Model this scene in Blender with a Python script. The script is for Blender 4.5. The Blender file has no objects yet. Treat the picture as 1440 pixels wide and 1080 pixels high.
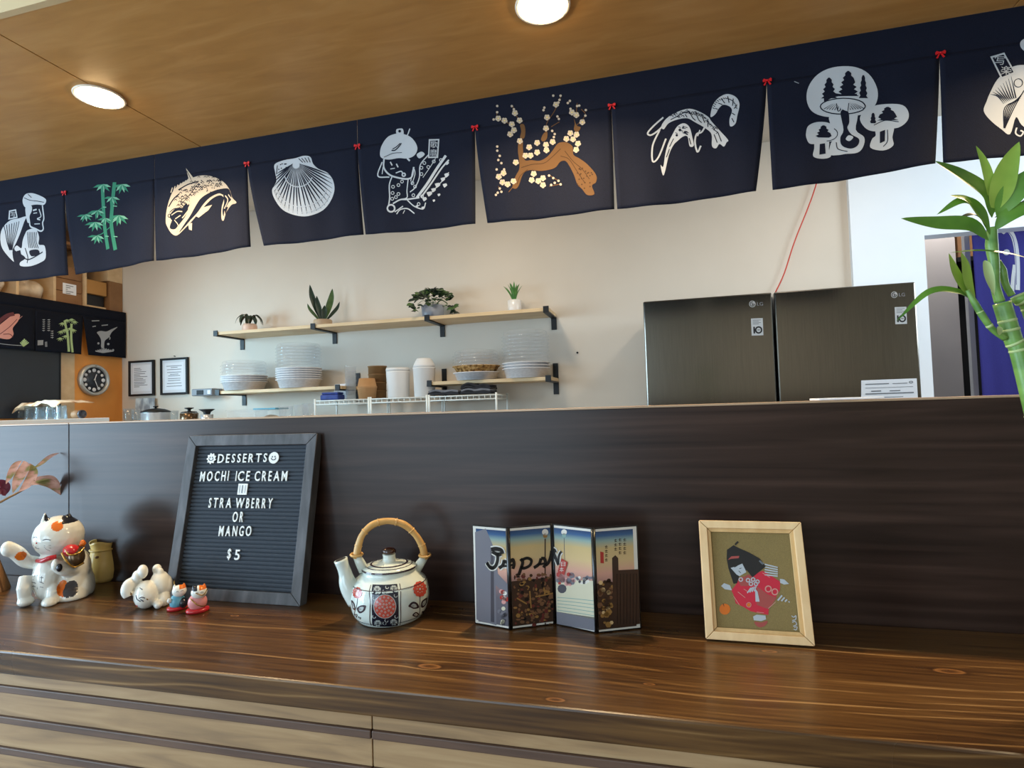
import bpy, bmesh, math, random
from math import sin, cos, pi, radians, sqrt, atan2
from mathutils import Vector as V, Matrix
random.seed(7)
SC = bpy.context.scene
COL = SC.collection

# ------------------------------------------------------------------ camera
CAM = V((0.0, -1.04, 0.3675))
YAW, PIT, ROL, FPX = 0.249709, 0.0397222, -0.03084605, 800.0
_f = V((-sin(YAW)*cos(PIT), cos(YAW)*cos(PIT), sin(PIT)))
_r = V((cos(YAW), sin(YAW), 0)); _u = _r.cross(_f)
RT = _r*cos(ROL) + _u*sin(ROL); UP = _u*cos(ROL) - _r*sin(ROL); FW = _f
cd = bpy.data.cameras.new('camera'); cam = bpy.data.objects.new('camera', cd); COL.objects.link(cam)
cam.matrix_world = Matrix(((RT.x, UP.x, -FW.x, CAM.x), (RT.y, UP.y, -FW.y, CAM.y), (RT.z, UP.z, -FW.z, CAM.z), (0, 0, 0, 1)))
cd.sensor_width = 36.0; cd.lens = FPX/1440*36; cd.clip_start = 0.02
SC.camera = cam

# ------------------------------------------------------------------ world, lights, exposure
w = bpy.data.worlds.new('world'); SC.world = w; w.use_nodes = True
w.node_tree.nodes['Background'].inputs[0].default_value = (0.75, 0.87, 1.0, 1)
w.node_tree.nodes['Background'].inputs[1].default_value = 1.0
SC.view_settings.view_transform = 'Standard'; SC.view_settings.look = 'None'
SC.view_settings.exposure = 0.12; SC.view_settings.gamma = 1.0
SC.view_settings.use_curve_mapping = False
SC.cycles.transparent_max_bounces = 64

def area_light(name, loc, target, sx, sy, power, color, shape='RECTANGLE', spread=180):
    l = bpy.data.lights.new(name, 'AREA'); l.shape = shape; l.size = sx; l.size_y = sy
    l.energy = power; l.color = color; l.spread = radians(spread)
    o = bpy.data.objects.new(name, l); COL.objects.link(o); o.location = loc
    o.rotation_euler = (V(target)-V(loc)).to_track_quat('-Z', 'Y').to_euler()
    return o
# daylight: shop window in the left wall and in the rear wall (both are real openings below)
area_light('daylight_left_window', (-3.95, -1.75, 0.45), (0, -1.75, 0.25), 2.5, 2.2, 190, (0.58, 0.80, 1.0))
area_light('daylight_rear_window', (-2.1, -4.75, 0.45), (-2.1, 0, 0.45), 2.9, 2.2, 85, (0.62, 0.83, 1.0))
area_light('kitchen_cool_fill', (-3.86, 1.03, .74), (-2.5, 2.3, .25), .48, .70, 13, (0.46, 0.78, 1.0), 'RECTANGLE', 95)  # added unseen light, cools the left end of the back wall
# kitchen ceiling lamps (warm); the leftmost is added to brighten the orange wall
for kx, kp, kc in ((-3.2, 4.5, (1.0, 0.70, 0.40)), (-2.4, 4.0, (1.0, 0.72, 0.46)), (-0.9, 9.0, (1.0, 0.84, 0.64)), (0.8, 8.5, (1.0, 0.90, 0.78))):
    area_light('kitchen_lamp', (kx, 1.35, 1.70), (kx, 1.5, 0), 0.22, 0.22, kp, kc, 'DISK')
area_light('front_room_fill', (1.6, -3.2, 1.74), (1.6, -3.6, 0), 0.5, 0.5, 26, (1.0, 0.93, 0.82), 'DISK')  # added lamp behind the camera, lifts what the refrigerators reflect
# added lamp brightening the grey wall behind the doorway on the right
area_light('side_room_fill', (1.75, 2.75, 1.72), (1.6, 2.9, 0), 0.3, 0.3, 7, (1.0, 0.93, 0.88), 'DISK')
area_light('kitchen_right_fill', (2.9, 1.0, 1.2), (1.3, 2.2, 0.8), 0.9, 1.0, 34, (0.74, 0.88, 1.0))  # added cool light inside the kitchen, brightens the white wall

# ------------------------------------------------------------------ photograph point -> place in the room
def ray(px, py): return RT*((px-720)/FPX) - UP*((py-540)/FPX) + FW
def atY(px, py, y): r = ray(px, py); return CAM + r*((y-CAM.y)/r.y)
def atX(px, py, x): r = ray(px, py); return CAM + r*((x-CAM.x)/r.x)
def atZ(px, py, z): r = ray(px, py); return CAM + r*((z-CAM.z)/r.z)
def atP(px, py, o, n): r = ray(px, py); return CAM + r*((o-CAM).dot(n)/r.dot(n))
class Frame:            # upright local frame at a base point on the counter, turned towards the viewer's side
    def __init__(s, bx, by, z=0.0, y=None):
        s.P = atZ(bx, by, z) if y is None else atY(bx, by, y)
        n = V((s.P.x-CAM.x, s.P.y-CAM.y, 0)).normalized(); s.n = n; s.r = V((n.y, -n.x, 0))
        s.rot = atan2(s.r.y, s.r.x)
    def __call__(s, px, py, d=0.0):
        p = atP(px, py, s.P + s.n*d, s.n) - s.P
        return V((p.dot(s.r), d, p.z))

# ------------------------------------------------------------------ materials
def lin(h):
    if isinstance(h, (tuple, list)): return tuple(h)[:3]
    h = h.lstrip('#'); c = [int(h[i:i+2], 16)/255 for i in (0, 2, 4)]
    return tuple(x/12.92 if x <= .04045 else ((x+.055)/1.055)**2.4 for x in c)
def mat(name, col, rough=.5, metal=0, spec=.5, trans=0, emit=None, es=0, coat=0, alpha=1, ior=1.45):
    m = bpy.data.materials.new(name); m.use_nodes = True
    b = m.node_tree.nodes['Principled BSDF']; c = lin(col)
    b.inputs['Base Color'].default_value = (*c, 1); b.inputs['Roughness'].default_value = rough
    b.inputs['Metallic'].default_value = metal; b.inputs['Specular IOR Level'].default_value = spec
    b.inputs['Transmission Weight'].default_value = trans; b.inputs['Coat Weight'].default_value = coat
    b.inputs['Coat Roughness'].default_value = .06; b.inputs['Alpha'].default_value = alpha; b.inputs['IOR'].default_value = ior
    if emit: b.inputs['Emission Color'].default_value = (*lin(emit), 1); b.inputs['Emission Strength'].default_value = es
    m.diffuse_color = (*c, 1)
    return m
def nmat(name, stops, scale=(4, 4, 4), detail=4, rough=.5, bump=0, dist=0, metal=0, spec=.5, nscale=1, rvar=0, coat=0):
    """noise driven colour: stops = [(pos, hex), ...]"""
    m = mat(name, stops[0][1], rough, metal, spec, coat=coat); t = m.node_tree; N = t.nodes; L = t.links
    b = N['Principled BSDF']
    tc = N.new('ShaderNodeTexCoord'); mp = N.new('ShaderNodeMapping'); mp.inputs['Scale'].default_value = scale
    nz = N.new('ShaderNodeTexNoise'); nz.inputs['Scale'].default_value = nscale; nz.inputs['Detail'].default_value = detail
    nz.inputs['Distortion'].default_value = dist
    cr = N.new('ShaderNodeValToRGB'); e = cr.color_ramp.elements
    while len(e) < len(stops): e.new(.5)
    for i, (p, c) in enumerate(stops): e[i].position = p; e[i].color = (*lin(c), 1)
    L.new(tc.outputs['Object'], mp.inputs[0]); L.new(mp.outputs[0], nz.inputs['Vector'])
    L.new(nz.outputs['Fac'], cr.inputs[0]); L.new(cr.outputs[0], b.inputs['Base Color'])
    if bump:
        bp = N.new('ShaderNodeBump'); bp.inputs['Strength'].default_value = bump; bp.inputs['Distance'].default_value = .002
        L.new(nz.outputs['Fac'], bp.inputs['Height']); L.new(bp.outputs[0], b.inputs['Normal'])
    if rvar:
        mr = N.new('ShaderNodeMapRange'); mr.inputs[3].default_value = rough-rvar; mr.inputs[4].default_value = rough+rvar
        L.new(nz.outputs['Fac'], mr.inputs[0]); L.new(mr.outputs[0], b.inputs['Roughness'])
    return m
def clear_mat(name, tint, diff=.03, rough=.1, edge=.35):
    m = bpy.data.materials.new(name); m.use_nodes = True; t = m.node_tree; N = t.nodes; L = t.links; N.clear()
    out = N.new('ShaderNodeOutputMaterial'); tr = N.new('ShaderNodeBsdfTransparent'); gl = N.new('ShaderNodeBsdfGlossy'); df = N.new('ShaderNodeBsdfDiffuse')
    tr.inputs[0].default_value = (*lin(tint), 1); gl.inputs['Roughness'].default_value = rough; df.inputs[0].default_value = (.88, .9, .92, 1)
    lw = N.new('ShaderNodeLayerWeight'); lw.inputs[0].default_value = .35
    mr = N.new('ShaderNodeMapRange'); mr.inputs[1].default_value = .1; mr.inputs[3].default_value = .04; mr.inputs[4].default_value = edge
    L.new(lw.outputs['Facing'], mr.inputs[0])
    a = N.new('ShaderNodeMixShader'); b = N.new('ShaderNodeMixShader'); a.inputs[0].default_value = diff
    L.new(tr.outputs[0], a.inputs[1]); L.new(df.outputs[0], a.inputs[2])
    L.new(mr.outputs[0], b.inputs[0]); L.new(a.outputs[0], b.inputs[1]); L.new(gl.outputs[0], b.inputs[2]); L.new(b.outputs[0], out.inputs[0])
    return m

def counter_material():
    m = mat('stained_pine', '#3a2112', .25, coat=.08); t = m.node_tree; N = t.nodes; L = t.links; b = N['Principled BSDF']
    tc = N.new('ShaderNodeTexCoord')
    def math_(op, a, c=None, clamp=False):
        n = N.new('ShaderNodeMath'); n.operation = op; n.use_clamp = clamp
        for i, x in enumerate((a, c)):
            if x is None: continue
            if isinstance(x, (int, float)): n.inputs[i].default_value = x
            else: L.new(x, n.inputs[i])
        return n.outputs[0]
    sx = N.new('ShaderNodeSeparateXYZ'); L.new(tc.outputs['Object'], sx.inputs[0])
    # slow wobble of the growth lines, wider cathedral shapes in the middle
    wm = N.new('ShaderNodeMapping'); wm.inputs['Scale'].default_value = (1.3, 3.0, 1); L.new(tc.outputs['Object'], wm.inputs[0])
    wn = N.new('ShaderNodeTexNoise'); wn.inputs['Scale'].default_value = 1.0; wn.inputs['Detail'].default_value = 2; L.new(wm.outputs[0], wn.inputs['Vector'])
    yy = math_('ADD', math_('ADD', sx.outputs[1], sx.outputs[2]), math_('MULTIPLY', math_('SUBTRACT', wn.outputs['Fac'], .5), .13))
    # knots bend the lines and darken the middle
    kd = None
    for (kx, ky, r) in KNOTS:
        dx = math_('MULTIPLY', math_('SUBTRACT', sx.outputs[0], kx), .42); dy = math_('SUBTRACT', sx.outputs[1], ky)
        d2 = math_('ADD', math_('MULTIPLY', dx, dx), math_('MULTIPLY', dy, dy))
        g = math_('POWER', 2.718, math_('MULTIPLY', d2, -1/(r*r)))
        yy = math_('ADD', yy, math_('MULTIPLY', g, r*1.5))
        kd = g if kd is None else math_('MAXIMUM', kd, g)
    ph = math_('MULTIPLY', yy, 2*pi/.021)
    sn = math_('ADD', math_('MULTIPLY', math_('SINE', ph), .5), .5)
    line = math_('POWER', sn, 10)                                     # thin light late-wood lines
    fm = N.new('ShaderNodeMapping'); fm.inputs['Scale'].default_value = (5, 170, 170); L.new(tc.outputs['Object'], fm.inputs[0])
    fn = N.new('ShaderNodeTexNoise'); fn.inputs['Scale'].default_value = 1; fn.inputs['Detail'].default_value = 5; L.new(fm.outputs[0], fn.inputs['Vector'])
    bm_ = N.new('ShaderNodeMapping'); bm_.inputs['Scale'].default_value = (1.1, 3.2, 1); L.new(tc.outputs['Object'], bm_.inputs[0])
    bn = N.new('ShaderNodeTexNoise'); bn.inputs['Scale'].default_value = 2.2; bn.inputs['Detail'].default_value = 3; L.new(bm_.outputs[0], bn.inputs['Vector'])
    fac = math_('ADD', math_('MULTIPLY', fn.outputs['Fac'], .62), math_('MULTIPLY', bn.outputs['Fac'], .5))
    lm = N.new('ShaderNodeMapping'); lm.inputs['Scale'].default_value = (1.1, 14, 1); L.new(tc.outputs['Object'], lm.inputs[0])
    ln = N.new('ShaderNodeTexNoise'); ln.inputs['Scale'].default_value = 1.7; L.new(lm.outputs[0], ln.inputs['Vector'])
    lk = N.new('ShaderNodeMapRange'); lk.inputs[1].default_value = .44; lk.inputs[2].default_value = .66; L.new(ln.outputs['Fac'], lk.inputs[0])
    fac = math_('ADD', fac, math_('MULTIPLY', math_('MULTIPLY', line, lk.outputs[0]), .42))
    cr = N.new('ShaderNodeValToRGB'); e = cr.color_ramp.elements
    for _ in range(2): e.new(.5)
    for i, (p, c) in enumerate(((.28, '#1d1209'), (.50, '#402812'), (.72, '#624423'), (1.0, '#93734b'))): e[i].position = p; e[i].color = (*lin(c), 1)
    L.new(fac, cr.inputs[0])
    kr = N.new('ShaderNodeValToRGB'); e = kr.color_ramp.elements; e.new(.6); e.new(.8)
    for i, (p, c) in enumerate(((.35, '#40280f'), (.60, '#2a170a'), (.74, '#8a5e34'), (.97, '#4a2d16'))): e[i].position = p; e[i].color = (*lin(c), 1)
    L.new(kd, kr.inputs[0]); kf = N.new('ShaderNodeMapRange'); kf.inputs[1].default_value = .38; kf.inputs[2].default_value = .66; kf.inputs[4].default_value = .85; L.new(kd, kf.inputs[0])
    mx = N.new('ShaderNodeMix'); mx.data_type = 'RGBA'; L.new(kf.outputs[0], mx.inputs[0]); L.new(cr.outputs[0], mx.inputs[6]); L.new(kr.outputs[0], mx.inputs[7])
    L.new(mx.outputs[2], b.inputs['Base Color'])
    bp = N.new('ShaderNodeBump'); bp.inputs['Strength'].default_value = .12; bp.inputs['Distance'].default_value = .0006
    L.new(fn.outputs['Fac'], bp.inputs['Height']); L.new(bp.outputs[0], b.inputs['Normal'])
    mr = N.new('ShaderNodeMapRange'); mr.inputs[3].default_value = .20; mr.inputs[4].default_value = .38; L.new(bn.outputs['Fac'], mr.inputs[0]); L.new(mr.outputs[0], b.inputs['Roughness'])
    return m
KNOTS = []
for (px_, py_, r_) in ((604, 937, .0115), (1335, 944, .012), (913, 962, .005), (781, 984, .008), (1082, 916, .007), (330, 866, .006)):
    q_ = atZ(px_, py_, 0); KNOTS.append((q_.x+1.0, q_.y+.172, r_))   # the countertop's own origin is (-1, -.172)

M = {}
M['counter'] = counter_material()
M['laminate'] = nmat('dark_wood_laminate', [(.3, '#211511'), (.55, '#33241e'), (.8, '#46332b')], (.9, 1, 22), 5, .30, .05, .6, spec=.30, nscale=2.2)
M['cap'] = nmat('pale_edge_strip', [(.3, '#9c8066'), (.7, '#b89a7c')], (3, 20, 3), 3, .3)
M['plyceil'] = nmat('plywood_soffit', [(.25, '#a87a42'), (.5, '#b4854a'), (.75, '#be9157')], (3, 16, 1), 5, .42, .03, .8, nscale=1.6)
M['fascia'] = nmat('beige_fascia_paint', [(.3, '#bfa67c'), (.7, '#cdb58c')], (2, 2, 2), 3, .6)
M['plank'] = nmat('pale_ply_board', [(.28, '#7c6247'), (.5, '#9b7c58'), (.75, '#ae906a')], (1.3, 4, 16), 5, .5, .06, 1.2, nscale=2.5)
M['batten'] = nmat('brown_batten', [(.3, '#4a362c'), (.7, '#62493a')], (3, 3, 40), 4, .5, .05, nscale=2)
M['wall'] = nmat('warm_white_paint', [(.3, '#cdc4b6'), (.7, '#d3cabc')], (2, 2, 2), 3, .75, .02)
M['white_wall'] = nmat('bright_white_paint', [(.3, '#e4edf5'), (.7, '#ebf2f8')], (2, 2, 2), 3, .7, .02)
M['grey_wall'] = nmat('grey_paint', [(.3, '#a9a5a4'), (.7, '#b4b0ae')], (2, 2, 2), 3, .7)
M['orange_wood'] = nmat('orange_ply', [(.3, '#cf8438'), (.7, '#e39a4a')], (3, 2, 1.2), 4, .5, .03, .6, nscale=2)
M['pale_wood'] = nmat('pale_wood', [(.3, '#c0a27c'), (.7, '#d2b68e')], (2, 8, 8), 4, .5, nscale=2)
M['shelf_wood'] = nmat('birch_shelf', [(.3, '#c9ac80'), (.7, '#dcc39b')], (2, 10, 10), 4, .5, .02, nscale=2)
M['brown_wood'] = nmat('brown_ply', [(.3, '#7a5636'), (.7, '#936b45')], (3, 3, 3), 4, .6, nscale=2)
M['card'] = nmat('cardboard', [(.3, '#a5763e'), (.7, '#b98a50')], (4, 4, 4), 3, .8)
M['navy'] = nmat('navy_cotton', [(.3, '#0c101d'), (.7, '#131829')], (500, 500, 500), 2, .85, .25, spec=.2)
M['seam'] = mat('navy_seam', '#0a0e1e', .9, spec=.1)
M['navy2'] = nmat('dark_navy_cotton', [(.3, '#0b0e1a'), (.7, '#11151f')], (500, 500, 500), 2, .9, .2, spec=.2)
M['purple'] = nmat('indigo_cotton', [(.3, '#2b2a66'), (.7, '#343279')], (500, 500, 500), 2, .85, .2, spec=.2)
M['pw'] = mat('print_white', '#b0b4b8', .8, spec=.2)
M['pcream'] = mat('print_cream', '#aca08f', .8, spec=.2)
M['pgreen'] = mat('print_green', '#2f7259', .8, spec=.2)
M['plgreen'] = mat('print_light_green', '#6b9d83', .8, spec=.2)
M['pbrown'] = mat('print_brown', '#5e4328', .8, spec=.2)
M['pdbrown'] = mat('print_dark_brown', '#3a2615', .8, spec=.2)
M['pyellow'] = mat('print_yellow', '#d8c25a', .8, spec=.2)
M['ppink'] = mat('print_pink', '#c68d82', .8, spec=.2)
M['pmaroon'] = mat('print_maroon', '#5c3338', .8, spec=.2)
M['psage'] = mat('print_sage', '#9db380', .8, spec=.2)
M['pgrey'] = mat('print_grey', '#93979b', .8, spec=.2)
M['red_ribbon'] = mat('red_ribbon', '#c3141c', .5)
M['black_metal'] = mat('black_steel', '#121213', .45, spec=.4)
M['steel'] = nmat('dark_stainless', [(.3, '#6b6862'), (.7, '#75726a')], (60, 1, 1), 2, .17, 0, metal=.97, nscale=6, rvar=.03)
M['fridge_side'] = mat('fridge_side_grey', '#7d8086', .4)
M['gasket'] = mat('gasket_black', '#0c0c0d', .7)
M['badge'] = mat('badge_silver', '#c9cbcd', .3, .6)
M['sticker'] = mat('sticker_silver', '#b7babc', .4)
M['ink'] = mat('ink_black', '#17171a', .6)
M['ink_grey'] = mat('ink_grey', '#6d7176', .7)
M['paper'] = mat('paper_white', '#e4e8ee', .7)
M['white_plastic'] = mat('white_plastic', '#d8dade', .4)
M['bowl_white'] = nmat('white_moulded_pulp', [(.35, '#d6d5d6'), (.65, '#e4e3e4')], (60, 60, 160), 3, .7, .3)
M['kraft'] = nmat('kraft_paper', [(.3, '#a5794c'), (.7, '#b88b5d')], (8, 8, 8), 3, .7)
M['dkraft'] = nmat('dark_kraft_paper', [(.3, '#7d5a34'), (.7, '#8e6a40')], (8, 8, 8), 3, .65)
M['white_paper'] = mat('white_paper_cup', '#d9d6d2', .6)
M['clear'] = clear_mat('clear_plastic', '#fdfeff', .055, .12, .16)
M['glass'] = clear_mat('tumbler_glass', '#f6fafc', .03, .05, .45)
M['rack'] = mat('white_coated_wire', '#e7ece8', .35)
M['blue_cloth'] = nmat('blue_packet', [(.3, '#1c2f6e'), (.7, '#2b418c')], (40, 40, 40), 3, .6)
M['black_cloth'] = nmat('black_cloth', [(.3, '#121216'), (.7, '#24252b')], (30, 30, 30), 3, .8)
M['grey_cloth'] = nmat('grey_cloth', [(.3, '#5b5d63'), (.7, '#74767c')], (30, 30, 30), 3, .8)
M['tan_cloth'] = nmat('tan_tea_towel', [(.38, '#a8784f'), (.5, '#d8b894'), (.62, '#e4ceb0')], (14, 14, 14), 3, .9, .2)
M['bag'] = nmat('cloudy_bag', [(.3, '#a99884'), (.7, '#c9bba6')], (14, 14, 14), 3, .35, .4)
M['dark_panel'] = nmat('dark_slate_board', [(.3, '#191a1f'), (.7, '#23252b')], (3, 3, 3), 3, .38)
M['ceramic'] = mat('white_ceramic', '#dcdcd4', .12, spec=.6, coat=.4)
M['celadon'] = mat('pale_celadon_ceramic', '#cfd9d2', .10, spec=.6, coat=.5)
M['cream_ceramic'] = nmat('cream_ceramic', [(.3, '#d9b465'), (.7, '#e6c87f')], (12, 12, 12), 3, .25)
M['brown_ceramic'] = mat('brown_glaze', '#2e130c', .08, spec=.7, coat=.6)
M['orange'] = mat('orange_glaze', '#cf6a20', .2)
M['black_glaze'] = mat('black_glaze', '#1b1d26', .2)
M['grey_glaze'] = mat('charcoal_glaze', '#37353a', .2)
M['red_glaze'] = mat('red_glaze', '#b3222a', .25)
M['pink_glaze'] = mat('pink_glaze', '#d58c8c', .25)
M['blue_glaze'] = mat('blue_glaze', '#5c9db3', .25)
M['gold'] = mat('gold_paint', '#a07a35', .25, .7)
M['bronze'] = mat('bronze_paint', '#5e4a35', .25, .6)
M['fine_ink'] = mat('blue_black_brush_ink', '#3b4152', .4)
M['bamboo_cane'] = nmat('bamboo_cane', [(.3, '#b98a4c'), (.7, '#d0a768')], (30, 30, 30), 3, .35)
M['tnavy'] = mat('teapot_navy', '#151a2c', .12, coat=.5)
M['tred'] = mat('teapot_red', '#b4493c', .15, coat=.5)
M['tdark'] = mat('teapot_dark_line', '#3a2c33', .15, coat=.5)
M['tlite'] = mat('teapot_pale_scroll', '#a8b0ae', .15, coat=.5)
M['barnwood'] = nmat('grey_barnwood', [(.25, '#3b393a'), (.5, '#4f4d4f'), (.8, '#696769')], (26, 26, 5), 5, .6, .15, .4, nscale=2)
M['felt'] = mat('dark_grey_felt', '#43484f', .9, spec=.15)
M['letter'] = mat('white_letter_plastic', '#e9e7e0', .4)
M['pine'] = nmat('pale_pine', [(.3, '#deb785'), (.7, '#ecc998')], (30, 30, 4), 4, .45, nscale=2)
M['canvas'] = nmat('olive_linen', [(.3, '#7b673f'), (.7, '#8d7849')], (900, 900, 900), 2, .9, .2)
M['pine2'] = nmat('pine_inner_lip', [(.3, '#c99f66'), (.7, '#d9b27a')], (30, 30, 4), 4, .45, nscale=2)
M['bam_green'] = nmat('bamboo_green', [(.3, '#4c7533'), (.7, '#769c4c')], (14, 14, 60), 3, .35)
M['bam_ring'] = mat('bamboo_node_pale', '#a3b579', .5)
M['leaf_green'] = nmat('bright_leaf', [(.3, '#3a661c'), (.7, '#5f8a2c')], (20, 20, 20), 3, .35)
M['leaf_lime'] = nmat('lime_leaf', [(.3, '#6d8f2d'), (.7, '#93ad45')], (20, 20, 20), 3, .35)
M['leaf_dark'] = nmat('dark_leaf', [(.3, '#1b2a20'), (.7, '#2c4030')], (30, 30, 30), 3, .4)
M['leaf_mid'] = nmat('mid_leaf', [(.3, '#33502a'), (.7, '#54703f')], (30, 30, 30), 3, .4)
M['leaf_aloe'] = nmat('aloe_leaf', [(.3, '#3a6e36'), (.7, '#5f954d')], (30, 30, 30), 3, .4)
M['leaf_pink'] = nmat('pink_striped_leaf', [(.40, '#8f8a55'), (.5, '#cf9f94'), (.62, '#e2b7ad')], (60, 20, 60), 2, .4)
M['leaf_purple'] = mat('purple_leaf', '#6b2b46', .4)
M['stem_tan'] = mat('tan_stem', '#8f6f4d', .6)
M['soil'] = nmat('dark_soil', [(.3, '#1d1511'), (.7, '#32261e')], (60, 60, 60), 4, .95, .5)
M['grey_pot'] = mat('grey_ceramic_pot', '#7c828c', .4)
M['silver_pot'] = mat('silver_white_pot', '#dcd9d4', .3, .05)
M['blush_pot'] = mat('blush_pot', '#d8b9a4', .5)
M['pot_wood'] = nmat('pale_turned_wood', [(.3, '#a58f74'), (.7, '#bca689')], (8, 8, 30), 3, .6)
M['lens'] = mat('downlight_lens', '#fff1d8', .4, emit='#ffdca6', es=42)
M['trim_white'] = mat('downlight_trim', '#e8ddcc', .4)
M['cord_red'] = mat('red_cord', '#c8402e', .5)
M['clock_rim'] = mat('clock_rim_silver', '#b9b9b4', .3, .5)
M['clock_face'] = mat('clock_face_dark', '#2a2f38', .35)
M['floor'] = nmat('floor_tile_grey', [(.3, '#7d7469'), (.7, '#8d8478')], (3, 3, 3), 3, .4)
M['window_frame'] = mat('window_frame_black', '#1c1d1f', .4)

# ------------------------------------------------------------------ mesh helpers
def BM(): return bmesh.new()
def box(bm, lo, hi, bev=0, mi=0):
    n0 = len(bm.faces)
    lo, hi = V(lo), V(hi)
    vs = [bm.verts.new((x, y, z)) for x in (lo.x, hi.x) for y in (lo.y, hi.y) for z in (lo.z, hi.z)]
    fs = [bm.faces.new([vs[i] for i in q]) for q in ((0, 1, 3, 2), (4, 6, 7, 5), (0, 4, 5, 1), (2, 3, 7, 6), (0, 2, 6, 4), (1, 5, 7, 3))]
    if bev: 
        es = list({e for f in fs for e in f.edges})
        r = bmesh.ops.bevel(bm, geom=es, offset=bev, segments=2, affect='EDGES', profile=.5)
        fs = [f for f in set(fs) | set(r['faces']) if f.is_valid]
    for f in fs: f.material_index = mi
    return vs
def xbox(bm, c, size, mtx=None, bev=0, mi=0):
    """box centred on c, oriented by 3x3 mtx"""
    t = BM(); s = V(size)/2; box(t, -s, s, bev, mi)
    m = (mtx.to_4x4() if mtx else Matrix()); m = Matrix.Translation(V(c)) @ m
    t.transform(m); merge(bm, t)
def merge(bm, t):
    me = bpy.data.meshes.new('tmp'); t.to_mesh(me); t.free(); bm.from_mesh(me); bpy.data.meshes.remove(me)
def lathe(bm, prof, c=(0, 0, 0), seg=40, mi=0, sx=1, sy=1):
    c = V(c); rings = []
    for r, z in prof:
        if r < 1e-6: rings.append([bm.verts.new(c+V((0, 0, z)))])
        else: rings.append([bm.verts.new(c+V((r*cos(2*pi*k/seg)*sx, r*sin(2*pi*k/seg)*sy, z))) for k in range(seg)])
    for a, b in zip(rings, rings[1:]):
        for k in range(seg):
            k2 = (k+1) % seg
            q = [a[k], a[k2], b[k2], b[k]] if len(a) > 1 and len(b) > 1 else ([a[0], b[k2], b[k]] if len(a) == 1 and len(b) > 1 else ([a[k], a[k2], b[0]] if len(a) > 1 else None))
            if q: f = bm.faces.new(q); f.smooth = True; f.material_index = mi
def spline(pts, n=6, closed=False):
    P = [V(p) for p in pts]; out = []; N = len(P)
    if N < 3 and not closed: return P
    rng = range(N if closed else N-1)
    for i in rng:
        p1, p2 = P[i], P[(i+1) % N]
        p0 = P[i-1] if (i > 0 or closed) else p1*2-p2
        p3 = P[(i+2) % N] if (i+2 < N or closed) else p2*2-p1
        for k in range(n):
            t = k/n
            out.append(.5*((2*p1)+(p2-p0)*t+(2*p0-5*p1+4*p2-p3)*t*t+(3*p1-p0-3*p2+p3)*t**3))
    if not closed: out.append(P[-1])
    return out
def tube(bm, pts, r, seg=10, mi=0, cap=True):
    P = [V(p) for p in pts]; n = len(P)
    R = [r]*n if isinstance(r, (int, float)) else [r[min(int(i*(len(r)-1)/(n-1)), len(r)-2)] + (r[min(int(i*(len(r)-1)/(n-1)), len(r)-2)+1]-r[min(int(i*(len(r)-1)/(n-1)), len(r)-2)])*(i*(len(r)-1)/(n-1)-min(int(i*(len(r)-1)/(n-1)), len(r)-2)) for i in range(n)]
    up = V((0, 0, 1)); rings = []
    t0 = (P[1]-P[0]).normalized()
    a = t0.cross(up) if abs(t0.dot(up)) < .9 else t0.cross(V((1, 0, 0))); a.normalize()
    for i in range(n):
        t = (P[min(i+1, n-1)]-P[max(i-1, 0)]).normalized()
        a = (a - t*a.dot(t)).normalized(); b = t.cross(a)
        rings.append([bm.verts.new(P[i]+(a*cos(2*pi*k/seg)+b*sin(2*pi*k/seg))*R[i]) for k in range(seg)])
    for x, y in zip(rings, rings[1:]):
        for k in range(seg):
            f = bm.faces.new([x[k], x[(k+1) % seg], y[(k+1) % seg], y[k]]); f.smooth = True; f.material_index = mi
    if cap:
        for q in (list(reversed(rings[0])), rings[-1]): f = bm.faces.new(q); f.material_index = mi
def ellipsoid(bm, c, r, mi=0, sub=3, rot=None):
    t = BM(); bmesh.ops.create_icosphere(t, subdivisions=sub, radius=1)
    m = Matrix.Diagonal((*V(r), 1))
    if rot: m = rot.to_4x4() @ m
    t.transform(Matrix.Translation(V(c)) @ m)
    for f in t.faces: f.smooth = True; f.material_index = mi
    merge(bm, t)
def leaf(bm, pts, width, nrm=(0, -1, .3), n=6, fold=.25, peak=.45, mi=0, tip=.0):
    P = spline(pts, n); N = len(P); nr = V(nrm).normalized(); rows = []
    for i, p in enumerate(P):
        s = i/(N-1); t = (P[min(i+1, N-1)]-P[max(i-1, 0)]).normalized()
        side = t.cross(nr); side = side.normalized() if side.length > 1e-4 else V((1, 0, 0))
        k = s/peak if s < peak else (1-s)/(1-peak)
        wd = width*.5*max(sin(k*pi/2)**.8, .05 if s < .5 else tip)
        nn = side.cross(t).normalized()
        rows.append([bm.verts.new(p-side*wd+nn*wd*fold), bm.verts.new(p), bm.verts.new(p+side*wd+nn*wd*fold)])
    for a, b in zip(rows, rows[1:]):
        for k in (0, 1): f = bm.faces.new([a[k], a[k+1], b[k+1], b[k]]); f.smooth = True; f.material_index = mi
def prism(bm, pts2, fn, d, mi=0):
    """closed outline pts2 mapped by fn(u,v,depth) and given thickness d"""
    a = [bm.verts.new(fn(u, v, 0)) for u, v in pts2]; b = [bm.verts.new(fn(u, v, d)) for u, v in pts2]
    n = len(a); bm.faces.new(a).material_index = mi; bm.faces.new(list(reversed(b))).material_index = mi
    for i in range(n): f = bm.faces.new([a[i], b[i], b[(i+1) % n], a[(i+1) % n]]); f.material_index = mi

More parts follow.
